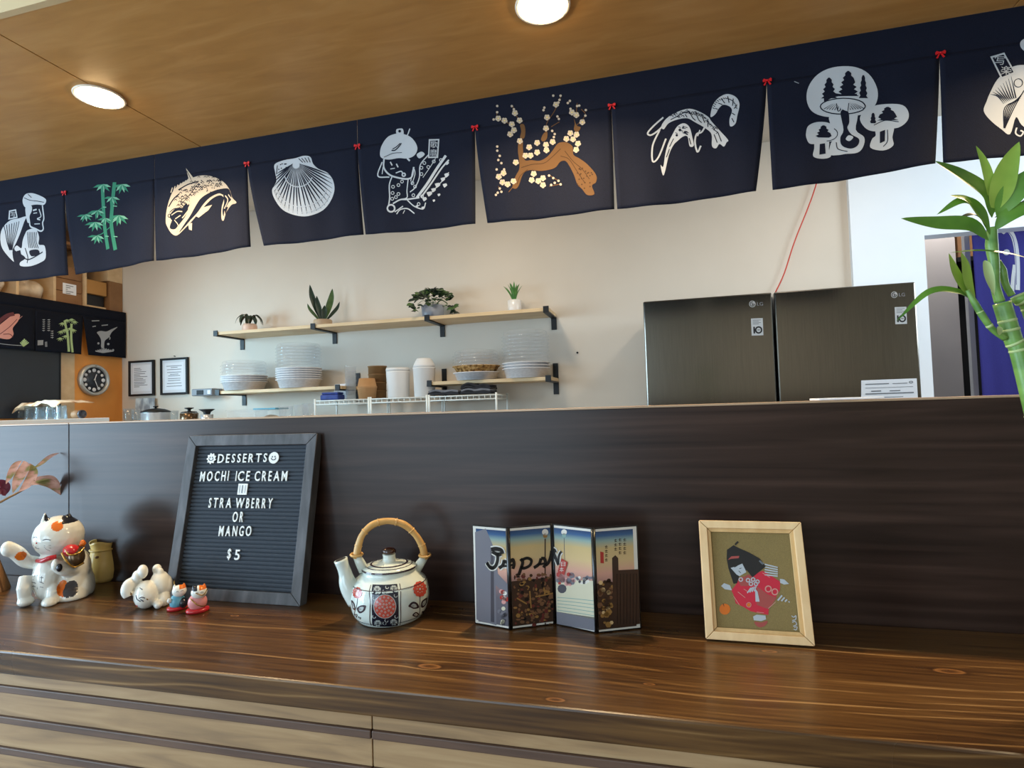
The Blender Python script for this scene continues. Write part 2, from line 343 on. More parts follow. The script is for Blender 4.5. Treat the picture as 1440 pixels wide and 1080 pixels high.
ROOT = {}
def mesh_of(name, bm, mats, smooth=False, recalc=True):
    if recalc: bmesh.ops.recalc_face_normals(bm, faces=bm.faces)
    me = bpy.data.meshes.new(name); bm.to_mesh(me); bm.free()
    for m in (mats if isinstance(mats, (list, tuple)) else [mats]): me.materials.append(M[m] if isinstance(m, str) else m)
    return me
def obj(name, bm, mats, parent=None, local=False, origin=None, recalc=True):
    """link bm as one object. World coordinates unless local=True (the root's own frame)"""
    if parent is not None and not local:
        r = parent
        while r.parent: r = r.parent
        bm.transform(ROOT[r.name].inverted())
    if parent is None and origin is not None: bm.transform(Matrix.Translation(-V(origin)))
    o = bpy.data.objects.new(name, mesh_of(name, bm, mats, recalc=recalc)); COL.objects.link(o)
    if parent is not None: o.parent = parent
    elif origin is not None: o.location = V(origin); ROOT[o.name] = Matrix.Translation(V(origin))
    else: ROOT[o.name] = Matrix()
    return o
def share(name, src, parent, loc=(0, 0, 0), rot=(0, 0, 0)):
    o = bpy.data.objects.new(name, src.data); COL.objects.link(o); o.parent = parent; o.location = loc; o.rotation_euler = rot
    return o
def tag(o, label, cat, group=None):
    o['label'] = label; o['category'] = cat
    if group: o['group'] = group
    return o
def thing(name, label, cat, loc=(0, 0, 0), rz=0, group=None):
    o = bpy.data.objects.new(name, None); COL.objects.link(o); o.empty_display_size = .02
    o.location = V(loc); o.rotation_euler = (0, 0, rz)
    ROOT[o.name] = Matrix.Translation(V(loc)) @ Matrix.Rotation(rz, 4, 'Z')
    return tag(o, label, cat, group)
def struct(name, bm=None, mats=None, parent=None):
    if bm is None:
        o = bpy.data.objects.new(name, None); COL.objects.link(o); ROOT[o.name] = Matrix()
    else: o = obj(name, bm, mats, parent)
    if parent is None: o['kind'] = 'structure'
    return o
def copy_tree(o, parent=None):
    c = o.copy(); COL.objects.link(c)
    if parent is not None: c.parent = parent
    for ch in list(o.children): copy_tree(ch, c)
    return c
def dup(o, loc, label, rz=None, group=None):
    c = copy_tree(o); c.location = V(loc)
    if rz is not None: c.rotation_euler = (0, 0, rz)
    c['label'] = label
    if group: c['group'] = group
    ROOT[c.name] = Matrix.Translation(V(loc)) @ Matrix.Rotation(c.rotation_euler.z, 4, 'Z')
    return c

class Decal:
    """flat print: outlines and brush strokes in a surface's own (u,v) metres, laid on the surface by fn(u,v,h)"""
    def __init__(s, uv, fn, h0=.0006, dh=.00025): s.uv, s.fn, s.h0, s.dh, s.S = uv, fn, h0, dh, []
    def _c(s, pts, crop):
        ox, oy, k = crop
        return [V((*s.uv(ox+x/k, oy+y/k), 0)) for x, y in pts]
    def raw(s, pts, mi, lay=0): s.S.append((pts, mi, lay))
    def poly(s, pts, mi, crop, lay=0, sm=4):
        P = s._c(pts, crop)
        s.S.append((spline(P, sm, True) if sm else P, mi, lay))
    def stroke(s, pts, wpx, mi, crop, lay=1, taper=0, n=5):
        P = spline(s._c(pts, crop), n); k = s._c([(pts[0][0], pts[0][1]), (pts[0][0]+10, pts[0][1]), (pts[0][0], pts[0][1]+10)], crop)
        wd = wpx*((k[1]-k[0]).length+(k[2]-k[0]).length)/20
        L, R = [], []; N = len(P)
        for i, p in enumerate(P):
            t = P[min(i+1, N-1)]-P[max(i-1, 0)]; t = t.normalized() if t.length else V((1, 0, 0))
            q = V((-t.y, t.x, 0)); f = 1.0
            if taper: f = max(1-taper*(i/(N-1)), .12) if taper < 2 else max(sin(pi*(i/(N-1))), .2)
            L.append(p+q*wd*f/2); R.append(p-q*wd*f/2)
        for i in range(N-1): s.S.append(([L[i], L[i+1], R[i+1], R[i]], mi, lay))
    def dot(s, x, y, r, mi, crop, lay=1, n=9, ry=None, wob=0):
        s.poly([(x+r*cos(2*pi*i/n)*(1+wob*(-1)**i), y+(ry or r)*sin(2*pi*i/n)*(1+wob*(-1)**i)) for i in range(n)], mi, crop, lay, 0)
    def ring(s, x, y, r, wpx, mi, crop, lay=1, ry=None, a0=0, a1=2*pi):
        s.stroke([(x+r*cos(a0+(a1-a0)*i/12), y+(ry or r)*sin(a0+(a1-a0)*i/12)) for i in range(13)], wpx, mi, crop, lay, n=2)
    def text(s, body, x0, y0, x1, y1, mi, crop, lay=2):
        vs, fs = glyph(body); 
        if not vs: return
        a, b = min(v[0] for v in vs), max(v[0] for v in vs); c, d = min(v[1] for v in vs), max(v[1] for v in vs)
        for f in fs: s.poly([(x0+(vs[i][0]-a)/max(b-a, 1e-6)*(x1-x0), y1-(vs[i][1]-c)/max(d-c, 1e-6)*(y1-y0)) for i in f], mi, crop, lay, 0)
    def build(s, name, mats, parent, grid=.02, clip=None, local=False):
        bm = BM()
        for pts, mi, lay in s.S:
            P = []
            for p in pts:
                if not P or (p-P[-1]).length > 1e-6: P.append(p)
            if len(P) > 1 and (P[0]-P[-1]).length < 1e-6: P.pop()
            if len(P) < 3: continue
            f = bm.faces.new([bm.verts.new((p.x, p.y, s.h0+lay*s.dh)) for p in P]); f.material_index = mi
        bmesh.ops.triangulate(bm, faces=bm.faces[:])
        if clip:
            u0, v0, u1, v1 = clip
            for co, no in (((u0, 0, 0), (-1, 0, 0)), ((u1, 0, 0), (1, 0, 0)), ((0, v0, 0), (0, -1, 0)), ((0, v1, 0), (0, 1, 0))):
                bmesh.ops.bisect_plane(bm, geom=bm.verts[:]+bm.edges[:]+bm.faces[:], plane_co=co, plane_no=no, clear_outer=True)
        if grid and bm.verts:
            for ax in (0, 1):
                a = min(v.co[ax] for v in bm.verts); b = max(v.co[ax] for v in bm.verts); k = int(math.floor(a/grid))+1
                while k*grid < b:
                    co = [0, 0, 0]; no = [0, 0, 0]; co[ax] = k*grid; no[ax] = 1
                    bmesh.ops.bisect_plane(bm, geom=bm.verts[:]+bm.edges[:]+bm.faces[:], plane_co=co, plane_no=no); k += 1
        for v in bm.verts: v.co = s.fn(v.co.x, v.co.y, v.co.z)
        return obj(name, bm, mats, parent, local=local, recalc=False)
_G = {}
def glyph(body, bold=0.0):
    key = (body, bold)
    if key not in _G:
        c = bpy.data.curves.new('glyph', 'FONT'); c.body = body; c.resolution_u = 3; c.offset = bold
        o = bpy.data.objects.new('glyph', c); COL.objects.link(o); bpy.context.view_layer.update()
        me = bpy.data.meshes.new_from_object(o.evaluated_get(bpy.context.evaluated_depsgraph_get()))
        _G[key] = ([(v.co.x, v.co.y) for v in me.vertices], [tuple(p.vertices) for p in me.polygons])
        bpy.data.objects.remove(o); bpy.data.curves.remove(c); bpy.data.meshes.remove(me)
    return _G[key]
def fuse(name, bm, voxel, mats, parent, paint=None, smooth=6, local=True):
    """weld overlapping volumes into one continuous skin"""
    me = bpy.data.meshes.new('tmp'); bm.to_mesh(me); bm.free()
    o = bpy.data.objects.new('tmp', me); COL.objects.link(o)
    r = o.modifiers.new('r', 'REMESH'); r.mode = 'VOXEL'; r.voxel_size = voxel
    s = o.modifiers.new('s', 'SMOOTH'); s.factor = .5; s.iterations = smooth
    bpy.context.view_layer.update()
    m2 = bpy.data.meshes.new_from_object(o.evaluated_get(bpy.context.evaluated_depsgraph_get()))
    bpy.data.objects.remove(o); bpy.data.meshes.remove(me)
    b = BM(); b.from_mesh(m2); bpy.data.meshes.remove(m2)
    for f in b.faces:
        f.smooth = True; f.material_index = paint(f.calc_center_median()) if paint else 0
    return obj(name, b, mats, parent, local=local, recalc=False)

# ================================================================== SETTING
XL, XR, YB, YF, ZF, ZC = -3.81, 3.4, 2.3, -4.6, -1.05, 1.78
b = BM(); box(b, (XL-.4, YF-.1, ZF-.1), (XR+.1, 4.2, ZF)); struct('floor', b, 'floor')
b = BM(); box(b, (XL-.4, YF-.1, ZC), (XR+.1, 4.2, ZC+.1)); struct('ceiling', b, 'wall')
x0 = atY(1195, 300, 2.27).x
b = BM(); box(b, (XL-.4, YB, ZF), (x0, YB+.1, ZC)); struct('wall_back', b, 'wall')
# left wall: orange ply in the kitchen, plain wall with a shop window in front
NZ = 1.148
wl = struct('wall_left')
b = BM(); box(b, (XL-.12, 1.30, ZF), (XL, YB, NZ-.02)); box(b, (XL-.12, .75, ZF), (XL, 1.30, .36)); box(b, (XL-.12, .75, 1.10), (XL, 1.30, NZ-.02)); struct('ply_lining', b, 'orange_wood', wl)
b = BM(); box(b, (XL-.45, .75, ZF), (XL-.40, YB, ZC)); struct('niche_back', b, 'brown_wood', wl)
b = BM()
box(b, (XL-.12, YF, ZF), (XL, -3.1, ZC)); box(b, (XL-.12, -.4, ZF), (XL, .75, ZC))
box(b, (XL-.12, -3.1, ZF), (XL, -.4, -.75)); box(b, (XL-.12, -3.1, 1.6), (XL, -.4, ZC)); struct('front_wall', b, 'wall', wl)
b = BM(); q = atX(84, 540, XL+.004); q2 = atX(105, 540, XL+.004)
box(b, (XL, q.y, ZF), (XL+.004, q2.y, NZ-.02)); struct('pale_strip', b, 'pale_wood', wl)
wn = struct('window_1')
for y in (-3.1, -2.2, -1.3, -.46): b = BM(); box(b, (XL-.09, y, -.75), (XL-.03, y+.06, 1.6)); struct('mullion', b, 'window_frame', wn)
for z in (-.75, 1.54): b = BM(); box(b, (XL-.09, -3.1, z), (XL-.03, -.4, z+.06)); struct('rail', b, 'window_frame', wn)
b = BM(); box(b, (XL-.4, YF-.1, ZF), (-3.6, YF, ZC)); box(b, (-.6, YF-.1, ZF), (XR, YF, ZC)); box(b, (-3.6, YF-.1, ZF), (-.6, YF, -.75)); box(b, (-3.6, YF-.1, 1.6), (-.6, YF, ZC)); struct('wall_rear', b, 'wall')
wn = struct('added_window')  # unseen opening added in the left wall for the cool kitchen light
for y in (.76, 1.01, 1.26): b = BM(); box(b, (XL-.04, y, .36), (XL-.005, y+.03, 1.10)); struct('mullion', b, 'window_frame', wn)
wn = struct('window_2')
for x in (-3.6, -2.62, -1.64, -.66): b = BM(); box(b, (x, YF-.08, -.75), (x+.06, YF-.02, 1.6)); struct('mullion', b, 'window_frame', wn)
b = BM(); box(b, (XR, YF-.1, ZF), (XR+.1, 4.2, ZC)); struct('wall_right', b, 'wall')
# bright white return with the doorway on the right, grey wall and dark recess seen through it
WY = 2.27
x0 = atY(1195, 300, WY).x; x1 = atY(1304, 400, WY).x; zh = atY(1302, 331, WY).z
b = BM(); box(b, (x0, WY, ZF), (x1, 2.36, ZC)); box(b, (x1, WY, zh), (2.6, 2.36, ZC)); box(b, (2.6, WY, ZF), (XR, 2.36, ZC)); struct('wall_kitchen', b, 'white_wall')
q = atY(1349, 440, 3.0)
b = BM(); box(b, (x1-.3, 3.0, ZF), (q.x, 3.06, ZC)); struct('wall_side', b, 'grey_wall')
b = BM(); box(b, (x1-.4, 3.3, ZF), (XR, 3.36, ZC)); struct('wall_dark_recess', b, 'gasket')  # black colour stands in for the shade of the recess
q = atY(1366, 440, 2.5)
b = BM(); box(b, (q.x-.012, 2.50, ZF), (q.x+.012, 2.53, zh+.1)); struct('trim_1', b, 'badge')
# soffit: two ply sheets with a joint, painted fascia
SZ = atY(720, 131, .62).z; SY0, SY1 = -.071, .655
so = struct('ceiling.001')
jx = -1.541
for a, c in ((XL, jx-.0015), (jx+.0015, 2.44-1.541), (2.44-1.538, XR)):
    b = BM(); box(b, (a, SY0+.012, SZ), (c, SY1, SZ+.018), .0012); struct('soffit_sheet', b, 'plyceil', so)
b = BM(); box(b, (XL, SY0-.004, SZ-.002), (XR, SY0+.012, ZC)); struct('fascia', b, 'fascia', so)
b = BM(); box(b, (XL, SY1-.02, SZ+.018), (XR, SY1, ZC)); struct('soffit_rear', b, 'wall', so)
# downlights
for i, (px, py, lb) in enumerate(((140, 135.5, 'round lit recessed downlight over the plywood joint, above the bamboo and fish curtain'), (763, 7, 'round lit recessed downlight above the plum branch curtain at the picture top'))):
    p = atZ(px, py, SZ)
    if i == 0: d0 = p
    t = thing('downlight', lb, 'ceiling light', p, 0, 'soffit downlights')
    b = BM(); lathe(b, [(.057, .004), (.064, .001), (.0665, -.003), (.066, -.005), (.060, -.0055), (.0575, -.002), (.057, .004)], seg=48); obj('trim_ring', b, 'trim_white', t, True)
    b = BM(); lathe(b, [(0, -.0190), (.022, -.0182), (.040, -.0145), (.051, -.0085), (.0568, -.001), (.0568, .002), (0, .002)], seg=40); obj('lens', b, 'lens', t, True)
d1 = p
for k in range(-1, 3):
    q = d0 + (d1-d0)*k
    if q.x > XR: continue
    l = bpy.data.lights.new('downlight_lamp', 'AREA'); l.shape = 'DISK'; l.size = .06; l.energy = 11; l.color = (1.0, .74, .44); l.spread = radians(150)
    o = bpy.data.objects.new('downlight_lamp', l); COL.objects.link(o); o.location = (q.x, q.y, SZ-.024)

# ================================================================== BAR
ct = V((-1.0, -.172, 0))
b = BM(); box(b, (XL, -.344, -.037), (2.2, -.001, 0), .003)
tag(obj('countertop', b, 'counter', origin=ct), 'dark stained knotty pine bar top carrying the ornaments, glossy', 'countertop')
t = thing('bar_front', 'bar front of pale ply boards with brown horizontal battens under the countertop', 'bar', (-1.0, -.32, ZF))
zs = [atY(0, py, -.325).z for py in (949, 962, 972, 1005, 1016, 1047, 1058)]
pitch = zs[3]-zs[1]; bh = zs[2]-zs[1]; sxj = atY(524, 1045, -.325).x
z = zs[1]
tops = -.037
for k in range(9):
    zt = z + pitch*k
    hi = tops if k == 0 else zs[1]+pitch*(k-1)+bh
    for a, c in ((XL, sxj-.0008), (sxj+.0008, 2.2)):
        b = BM(); box(b, (a, -.325, zt), (c, -.305, hi), .0008); obj('plank', b, 'plank', t)
        b = BM(); box(b, (a, -.329, zt+bh), (c, -.305, zt), .0015); obj('batten', b, 'batten', t)
b = BM(); box(b, (XL, -.325, ZF), (2.2, -.305, zs[1]+pitch*8+bh)); obj('kick_panel', b, 'plank', t)
b = BM(); box(b, (XL, -.304, ZF), (2.2, -.02, -.038)); obj('carcass', b, 'batten', t)
t = thing('bar_partition', 'dark wood laminate partition standing behind the countertop, pale top edge', 'partition', (-1.0, .05, ZF))
for a, c in ((XL, -1.3445), (-1.3425, 2.2)):
    b = BM(); box(b, (a, 0, -.04), (c, .012, .358), .0008); obj('laminate_sheet', b, 'laminate', t)
b = BM(); box(b, (XL, .012, ZF), (2.2, .098, .355)); obj('core', b, 'batten', t)
for a, c in ((XL, -1.3445), (-1.3425, 2.2)):
    b = BM(); box(b, (a, -.001, .358), (c, .10, .3615), .0006); obj('top_edge', b, 'cap', t)

# ================================================================== NOREN CURTAINS
NY = .62
def cloth_y(x, z):
    k = min(max((SZ-z)/.39, 0), 1)
    return NY + .0032*k*sin(x*2*pi/.41+.7) + .0028*k*sin(x*2*pi/.137+2.0+3*z) + .0018*k*sin(x*31-9*z)
def on_cloth(u, v, h=0): return V((u, cloth_y(u, v)-h, v))
def cloth_uv(px, py): q = atY(px, py, NY); return (q.x, q.z)
def bx(px, py): return atY(px, py, NY).x
# x of slit at the bow, then left and right cloth edge at the hem
SL = [(-2.165, 96, 105, 385), (-1.743, 217, 219.5, 368), (-1.346, 353, 370, 349), (-.922, 511, 513.5, 328), (-.517, 669, 685, 313), (-.097, 864, 868, 294), (.324, 1063, 1087, 271), (.735, 1315, 1327, 230), (1.155, 1560, 1572, 190)]
HB = 1.236
hems = [-2.575] + [s[0] for s in SL]
zbot = [.925, .918, .935, .945, .943, .935, .932, .936, .955, .955]
def panel(i, parent):
    """one flap between slit i-1 and slit i"""
    n, m = 30, 26
    xl0 = -2.575 if i == 0 else SL[i-1][0]; xr0 = SL[i][0]
    xl1 = -2.58 if i == 0 else bx(SL[i-1][2], SL[i-1][3]); xr1 = bx(SL[i][1], SL[i][3])
    za, zb = zbot[i], zbot[i+1]
    b = BM(); g = []
    for r in range(m+1):
        row = []
        for c in range(n+1):
            u = c/n; s = r/m
            z0 = HB if True else SZ
            hem = za+(zb-za)*u + .004*sin(u*pi)*-1
            z = z0+(hem-z0)*s
            x = (xl0+(xl1-xl0)*s**1.25)*(1-u) + (xr0+(xr1-xr0)*s**1.25)*u
            row.append(b.verts.new((x, cloth_y(x, z), z)))
        g.append(row)
    for r in range(m):
        for c in range(n): f = b.faces.new([g[r][c], g[r][c+1], g[r+1][c+1], g[r+1][c]]); f.smooth = True; f.material_index = 1 if r == m-2 and False else 0
    o = obj('cloth_panel', b, 'navy', parent, recalc=False)
    md = o.modifiers.new('cloth', 'SOLIDIFY'); md.thickness = .0012; md.offset = 1
    return o
def bow_mesh():
    b = BM()
    for s in (-1, 1):
        prism(b, [(0, .001), (s*.009, .0055), (s*.0115, .002), (s*.0105, -.004), (0, -.001)] if s > 0 else [(0, -.001), (s*.0105, -.004), (s*.0115, .002), (s*.009, .0055), (0, .001)], lambda u, v, d: V((u, -.003-d, v)), .003)
        prism(b, [(0, 0), (s*.004, -.001), (s*.010, -.011), (s*.006, -.0125)], lambda u, v, d: V((u, -.002-d, v)), .0015)
    ellipsoid(b, (0, -.006, 0), (.0028, .0025, .003), sub=1)
    return b
_bow = None
def bow(x, z, parent):
    global _bow
    r = parent.location
    p = V((x, cloth_y(x, z), z)) - r
    if _bow is None: _bow = obj('bow', bow_mesh(), 'red_ribbon', parent, local=True); _bow.location = p; return _bow
    return share('bow', _bow, parent, p)
curt = []
def curtain(label, i0, i1, bows):
    xa = -2.58 if i0 == 0 else SL[i0-1][0]+.0008; xb = SL[i1-1][0]-.0008
    t = thing('noren_curtain', label, 'curtain', ((xa+xb)/2, NY, SZ), 0, 'navy printed curtains under the soffit')
    b = BM(); n = max(int((xb-xa)/.012), 8); rows = [[b.verts.new((xa+(xb-xa)*c/n, cloth_y(xa+(xb-xa)*c/n, z), z)) for c in range(n+1)] for z in (SZ-.0005, SZ-.03, SZ-.06, HB)]
    for a, c in zip(rows, rows[1:]):
        for k in range(n): b.faces.new([a[k], a[k+1], c[k+1], c[k]]).smooth = True
    o = obj('header_band', b, 'navy', t, recalc=False); md = o.modifiers.new('cloth', 'SOLIDIFY'); md.thickness = .0012; md.offset = 1; md.use_rim = False
    ps = [panel(i, t) for i in range(i0, i1)]
    for k in bows: bow(SL[k][0]+.001, HB+.002, t)
    curt.append(t); return ps
PA = curtain('two-flap navy curtain printed with a kimono man in headscarf and green bamboo', 0, 2, (0,))
PB = curtain('two-flap navy curtain printed with a curved fish and a scallop shell', 2, 4, (2, 3))
PC = curtain('long navy curtain printed with lady, plum branch, prawns and mushrooms', 4, 9, (4, 5, 6, 7))
FL = PA+PB+PC
PM = ['pw', 'navy', 'pcream', 'pgreen', 'plgreen', 'pbrown', 'pdbrown', 'pyellow', 'pgrey']
W_, K_, CR_, G_, LG_, BR_, DB_, YL_, GY_ = range(9)
cA, cB, cC, cD = (0, 180, 3.789), (340, 150, 4.0), (660, 110, 3.4286), (1060, 40, 3.789)
# man in headscarf
d = Decal(cloth_uv, on_cloth)
d.poly([(120, 385), (135, 355), (165, 347), (200, 355), (240, 375), (246, 393), (232, 410), (200, 408), (170, 412), (150, 425), (130, 418)], W_, cA)
d.poly([(138, 420), (168, 414), (172, 440), (160, 470), (162, 500), (150, 505), (140, 470)], W_, cA)
d.stroke([(160, 500), (165, 525), (190, 537), (215, 549), (229, 538), (226, 505), (233, 482), (229, 440), (226, 412)], 7, W_, cA)
d.stroke([(208, 432), (218, 470), (199, 484), (214, 490)], 5, W_, cA); d.stroke([(178, 440), (196, 434)], 7, W_, cA); d.stroke([(180, 455), (198, 452)], 4, W_, cA); d.stroke([(185, 512), (212, 510)], 4, W_, cA)
d.stroke([(130, 372), (160, 385), (200, 390), (235, 396)], 3, K_, cA, 2); d.stroke([(150, 352), (170, 372)], 3, K_, cA, 2)
d.poly([(4, 610), (5, 560), (22, 522), (55, 490), (100, 480), (142, 472), (130, 500), (105, 560), (82, 610), (64, 650), (66, 690), (70, 712), (40, 680), (15, 645)], W_, cA)
for k in range(7): d.stroke([(22+k*13, 520-k*4), (30+k*9, 560), (38+k*5, 610), (50+k*2, 650)], 3.5, K_, cA, 2)
d.poly([(48, 440), (84, 432), (92, 478), (44, 488)], W_, cA, 3, 0); d.poly([(54, 446), (79, 440), (85, 472), (52, 480)], K_, cA, 4, 0); d.text('写', 57, 448, 81, 474, W_, cA, 5)
d.poly([(150, 545), (190, 538), (207, 580), (205, 620), (236, 628), (242, 690), (215, 715), (165, 736), (108, 735), (103, 715), (135, 690), (75, 650), (85, 625), (112, 640), (120, 600), (135, 565)], W_, cA)
for k in range(6): d.stroke([(150+k*9, 555), (152+k*8, 600), (158+k*9, 640)], 3, K_, cA, 2)
d.poly([(85, 655), (105, 650), (110, 672), (85, 680)], K_, cA, 2, 0); d.poly([(160, 655), (200, 648), (208, 672), (170, 684)], K_, cA, 2); d.stroke([(120, 690), (160, 700), (225, 660)], 5, K_, cA, 2); d.stroke([(135, 640), (150, 690), (145, 720)], 4, K_, cA, 2)
d.build('print', [M[x] for x in PM], FL[0])
# bamboo
d = Decal(cloth_uv, on_cloth)
for st in ([(545, 300), (550, 420), (556, 520), (574, 645)], [(612, 290), (600, 420), (596, 520), (616, 650)]): 
    d.stroke(st, 21, G_, cA)
    for k in (.35, .55, .8): 
        a = V(st[0]).lerp(V(st[-1]), k); d.stroke([(a.x-8, a.y), (a.x+12, a.y+2)], 4, LG_, cA, 2)
for (x, y, s) in ((548, 300, 1), (650, 300, 1), (600, 368, .9), (515, 438, .9), (455, 462, .8), (634, 465, 1.1), (505, 500, 1), (515, 572, .9), (560, 480, .8)):
    for k, a in enumerate((20, 50, 80, 105, 135, 165)):
        ln = s*(48+8*(k % 2)); a = radians(a+random.uniform(-8, 8)); q = (x+ln*cos(a), y+ln*sin(a)*.95+2)
        m_ = ((x+q[0])/2, (y+q[1])/2); nx, ny = -sin(a)*7*s, cos(a)*7*s
        d.poly([(x, y), (m_[0]+nx, m_[1]+ny), q, (m_[0]-nx, m_[1]-ny)], G_ if k % 2 else LG_, cA, 2+k % 2, 0)
d.stroke([(600, 520), (545, 560), (515, 572)], 4, G_, cA); d.stroke([(550, 420), (500, 450), (455, 462)], 4, G_, cA)
d.build('print', [M[x] for x in PM], FL[1])
# fish
d = Decal(cloth_uv, on_cloth)
d.poly([(883, 500), (888, 440), (908, 370), (935, 320), (990, 280), (1060, 255), (1130, 258), (1190, 287), (1225, 330), (1240, 372), (1265, 400), (1235, 412), (1205, 450), (1190, 492), (1178, 480), (1180, 420), (1192, 375), (1170, 358), (1130, 378), (1080, 430), (1030, 484), (985, 532), (945, 572), (915, 562), (893, 530)], CR_, cA)
d.poly([(985, 505), (1010, 468), (1036, 425), (1068, 380), (1110, 350), (1160, 328), (1212, 322), (1226, 342), (1192, 356), (1165, 348), (1122, 370), (1088, 404), (1052, 450), (1012, 490), (976, 534), (955, 556)], K_, cA, 2)
d.poly([(1190, 345), (1224, 335), (1236, 378), (1218, 400), (1196, 440), (1190, 470), (1184, 440), (1194, 395)], K_, cA, 2); d.stroke([(1200, 360), (1215, 385), (1195, 430)], 6, CR_, cA, 3); d.stroke([(1218, 355), (1245, 398), (1212, 420)], 5, CR_, cA, 3)
d.poly([(905, 470), (935, 430), (965, 425), (985, 445), (965, 480), (930, 500)], K_, cA, 2); d.stroke([(915, 465), (945, 445), (970, 445)], 5, CR_, cA, 3); d.stroke([(935, 485), (962, 465)], 5, CR_, cA, 3)
d.poly([(925, 480), (960, 440), (990, 400), (1000, 430), (985, 470), (950, 520), (930, 540), (905, 530)], K_, cA, 2)
d.stroke([(930, 490), (950, 520), (940, 560)], 4, CR_, cA, 3); d.stroke([(905, 450), (930, 430), (960, 430)], 4, K_, cA, 2); d.stroke([(1000, 380), (1010, 420), (985, 460), (970, 480)], 6, CR_, cA, 3)
d.ring(905, 468, 9, 4, K_, cA, 2); d.ring(985, 395, 22, 4, K_, cA, 2)
for k in range(60):
    u = random.random(); v = random.random()
    x = 1020+u*160; y = 275+v*60+abs(u-.4)*30
    d.dot(x, y, 3.2, K_, cA, 2, 5)
for k in range(70):
    u = random.random(); v = random.random(); x = 930+u*250; y = 300-70*sin(u*2.6)+v*(110-60*u)+60*(1-u)
    d.stroke([(x-7, y+3), (x, y-4), (x+7, y+3)], 3, K_, cA, 2)
for st in ([(900, 420), (925, 380), (955, 350)], [(915, 500), (940, 480), (955, 452)], [(945, 455), (985, 440), (1010, 400)], [(950, 330), (1000, 300), (1060, 285)]): d.stroke(st, 6, K_, cA, 2)
for k in range(8): d.stroke([(960+k*12, 410-k*14), (975+k*12, 395-k*14), (985+k*12, 402-k*14)], 3, K_, cA, 2)
for k in range(7): d.stroke([(912+k*14, 345-k*11), (920+k*14, 318-k*8)], 5, CR_, cA, 1)
d.poly([(990, 213), (1032, 268), (1020, 300), (1003, 268)], CR_, cA, 1, 0); d.stroke([(995, 228), (1018, 275)], 3, K_, cA, 2)
d.poly([(1040, 468), (1085, 425), (1132, 410), (1112, 440), (1060, 478)], CR_, cA, 3, 0); d.poly([(1000, 510), (1022, 505), (1020, 545), (1005, 540)], CR_, cA, 3, 0)
d.poly([(1195, 430), (1222, 410), (1200, 460)], K_, cA, 2, 0)
d.build('print', [M[x] for x in PM], FL[2])
# scallop shell
d = Decal(cloth_uv, on_cloth)
d.poly([(188, 372), (185, 325), (238, 300), (300, 290), (350, 277), (387, 284), (402, 322), (432, 350), (482, 372), (516, 420), (521, 480), (490, 545), (442, 590), (372, 616), (300, 610), (230, 580), (186, 522), (171, 470), (194, 420)], W_, cB)
for k in range(25):
    a = radians(206-k*9.6)
    ex, ey = 345+176*cos(a), 455+164*sin(a)
    sx_, sy_ = 300+(ex-300)*.12, 312+(ey-312)*.12
    d.stroke([(sx_, sy_), (300+(ex-300)*.55+random.uniform(-3, 3), 312+(ey-312)*.55), (300+(ex-300)*.95, 312+(ey-312)*.95)], 7.5, K_, cB, 2, taper=2)
for r in (.45, .8, .9): d.stroke([(300+(345+182*cos(radians(168-k*15))-300)*r, 308+(455+172*sin(radians(168-k*15))-308)*r) for k in range(11)], 5, W_, cB, 4)
for k in range(10): d.dot(205+random.random()*50, 318+random.random()*50, 4, K_, cB, 2, 5)
for k in range(4): d.stroke([(320+k*18, 292-k*2), (345+k*14, 315)], 4, K_, cB, 2)
d.stroke([(200, 330), (195, 380)], 4, K_, cB, 2)
d.build('print', [M[x] for x in PM], FL[3])
# lady with fan of hair
d = Decal(cloth_uv, on_cloth)
d.poly([(778, 272), (785, 225), (815, 176), (850, 156), (890, 150), (942, 166), (976, 200), (989, 240), (970, 276), (930, 291), (880, 288), (830, 297), (793, 292)], W_, cB)
d.poly([(868, 130), (885, 123), (906, 126), (908, 158), (874, 158)], W_, cB); d.dot(888, 138, 8, K_, cB, 3); d.stroke([(946, 124), (932, 160), (905, 188)], 7, W_, cB, 2)
d.stroke([(842, 246), (862, 244), (885, 222), (897, 205)], 6, K_, cB, 3); d.stroke([(848, 238), (868, 226), (890, 206)], 5, K_, cB, 3); d.stroke([(800, 285), (850, 262), (900, 258)], 3, K_, cB, 3)
d.stroke([(800, 295), (800, 345), (830, 382), (875, 398), (930, 406), (958, 392), (968, 340)], 9, W_, cB)
d.stroke([(835, 310), (845, 330)], 7, W_, cB); d.stroke([(868, 320), (878, 340)], 7, W_, cB); d.stroke([(835, 350), (860, 345)], 5, W_, cB); d.stroke([(865, 372), (895, 362), (905, 378)], 6, W_, cB); d.dot(910, 382, 13, W_, cB); d.dot(910, 382, 5, K_, cB, 3)
d.stroke([(930, 290), (945, 305)], 9, W_, cB); d.poly([(985, 270), (1012, 254), (1030, 270), (1000, 292)], W_, cB)
d.stroke([(790, 312), (766, 390), (830, 396)], 7, W_, cB); d.stroke([(795, 340), (790, 380)], 5, W_, cB)
d.stroke([(845, 390), (830, 440), (832, 510), (826, 560)], 7, W_, cB); d.stroke([(935, 408), (928, 470), (928, 510), (895, 520)], 6, W_, cB)
for (x, y) in ((850, 450), (848, 485), (846, 518), (880, 440), (900, 420), (880, 490), (866, 508), (975, 450), (960, 430), (1012, 380), (1012, 345), (1050, 340), (1028, 318), (1080, 308), (1120, 300), (965, 498), (1015, 505), (995, 548)): d.ring(x, y, 8, 4, W_, cB, n) if False else d.ring(x, y, 8, 4, W_, cB)
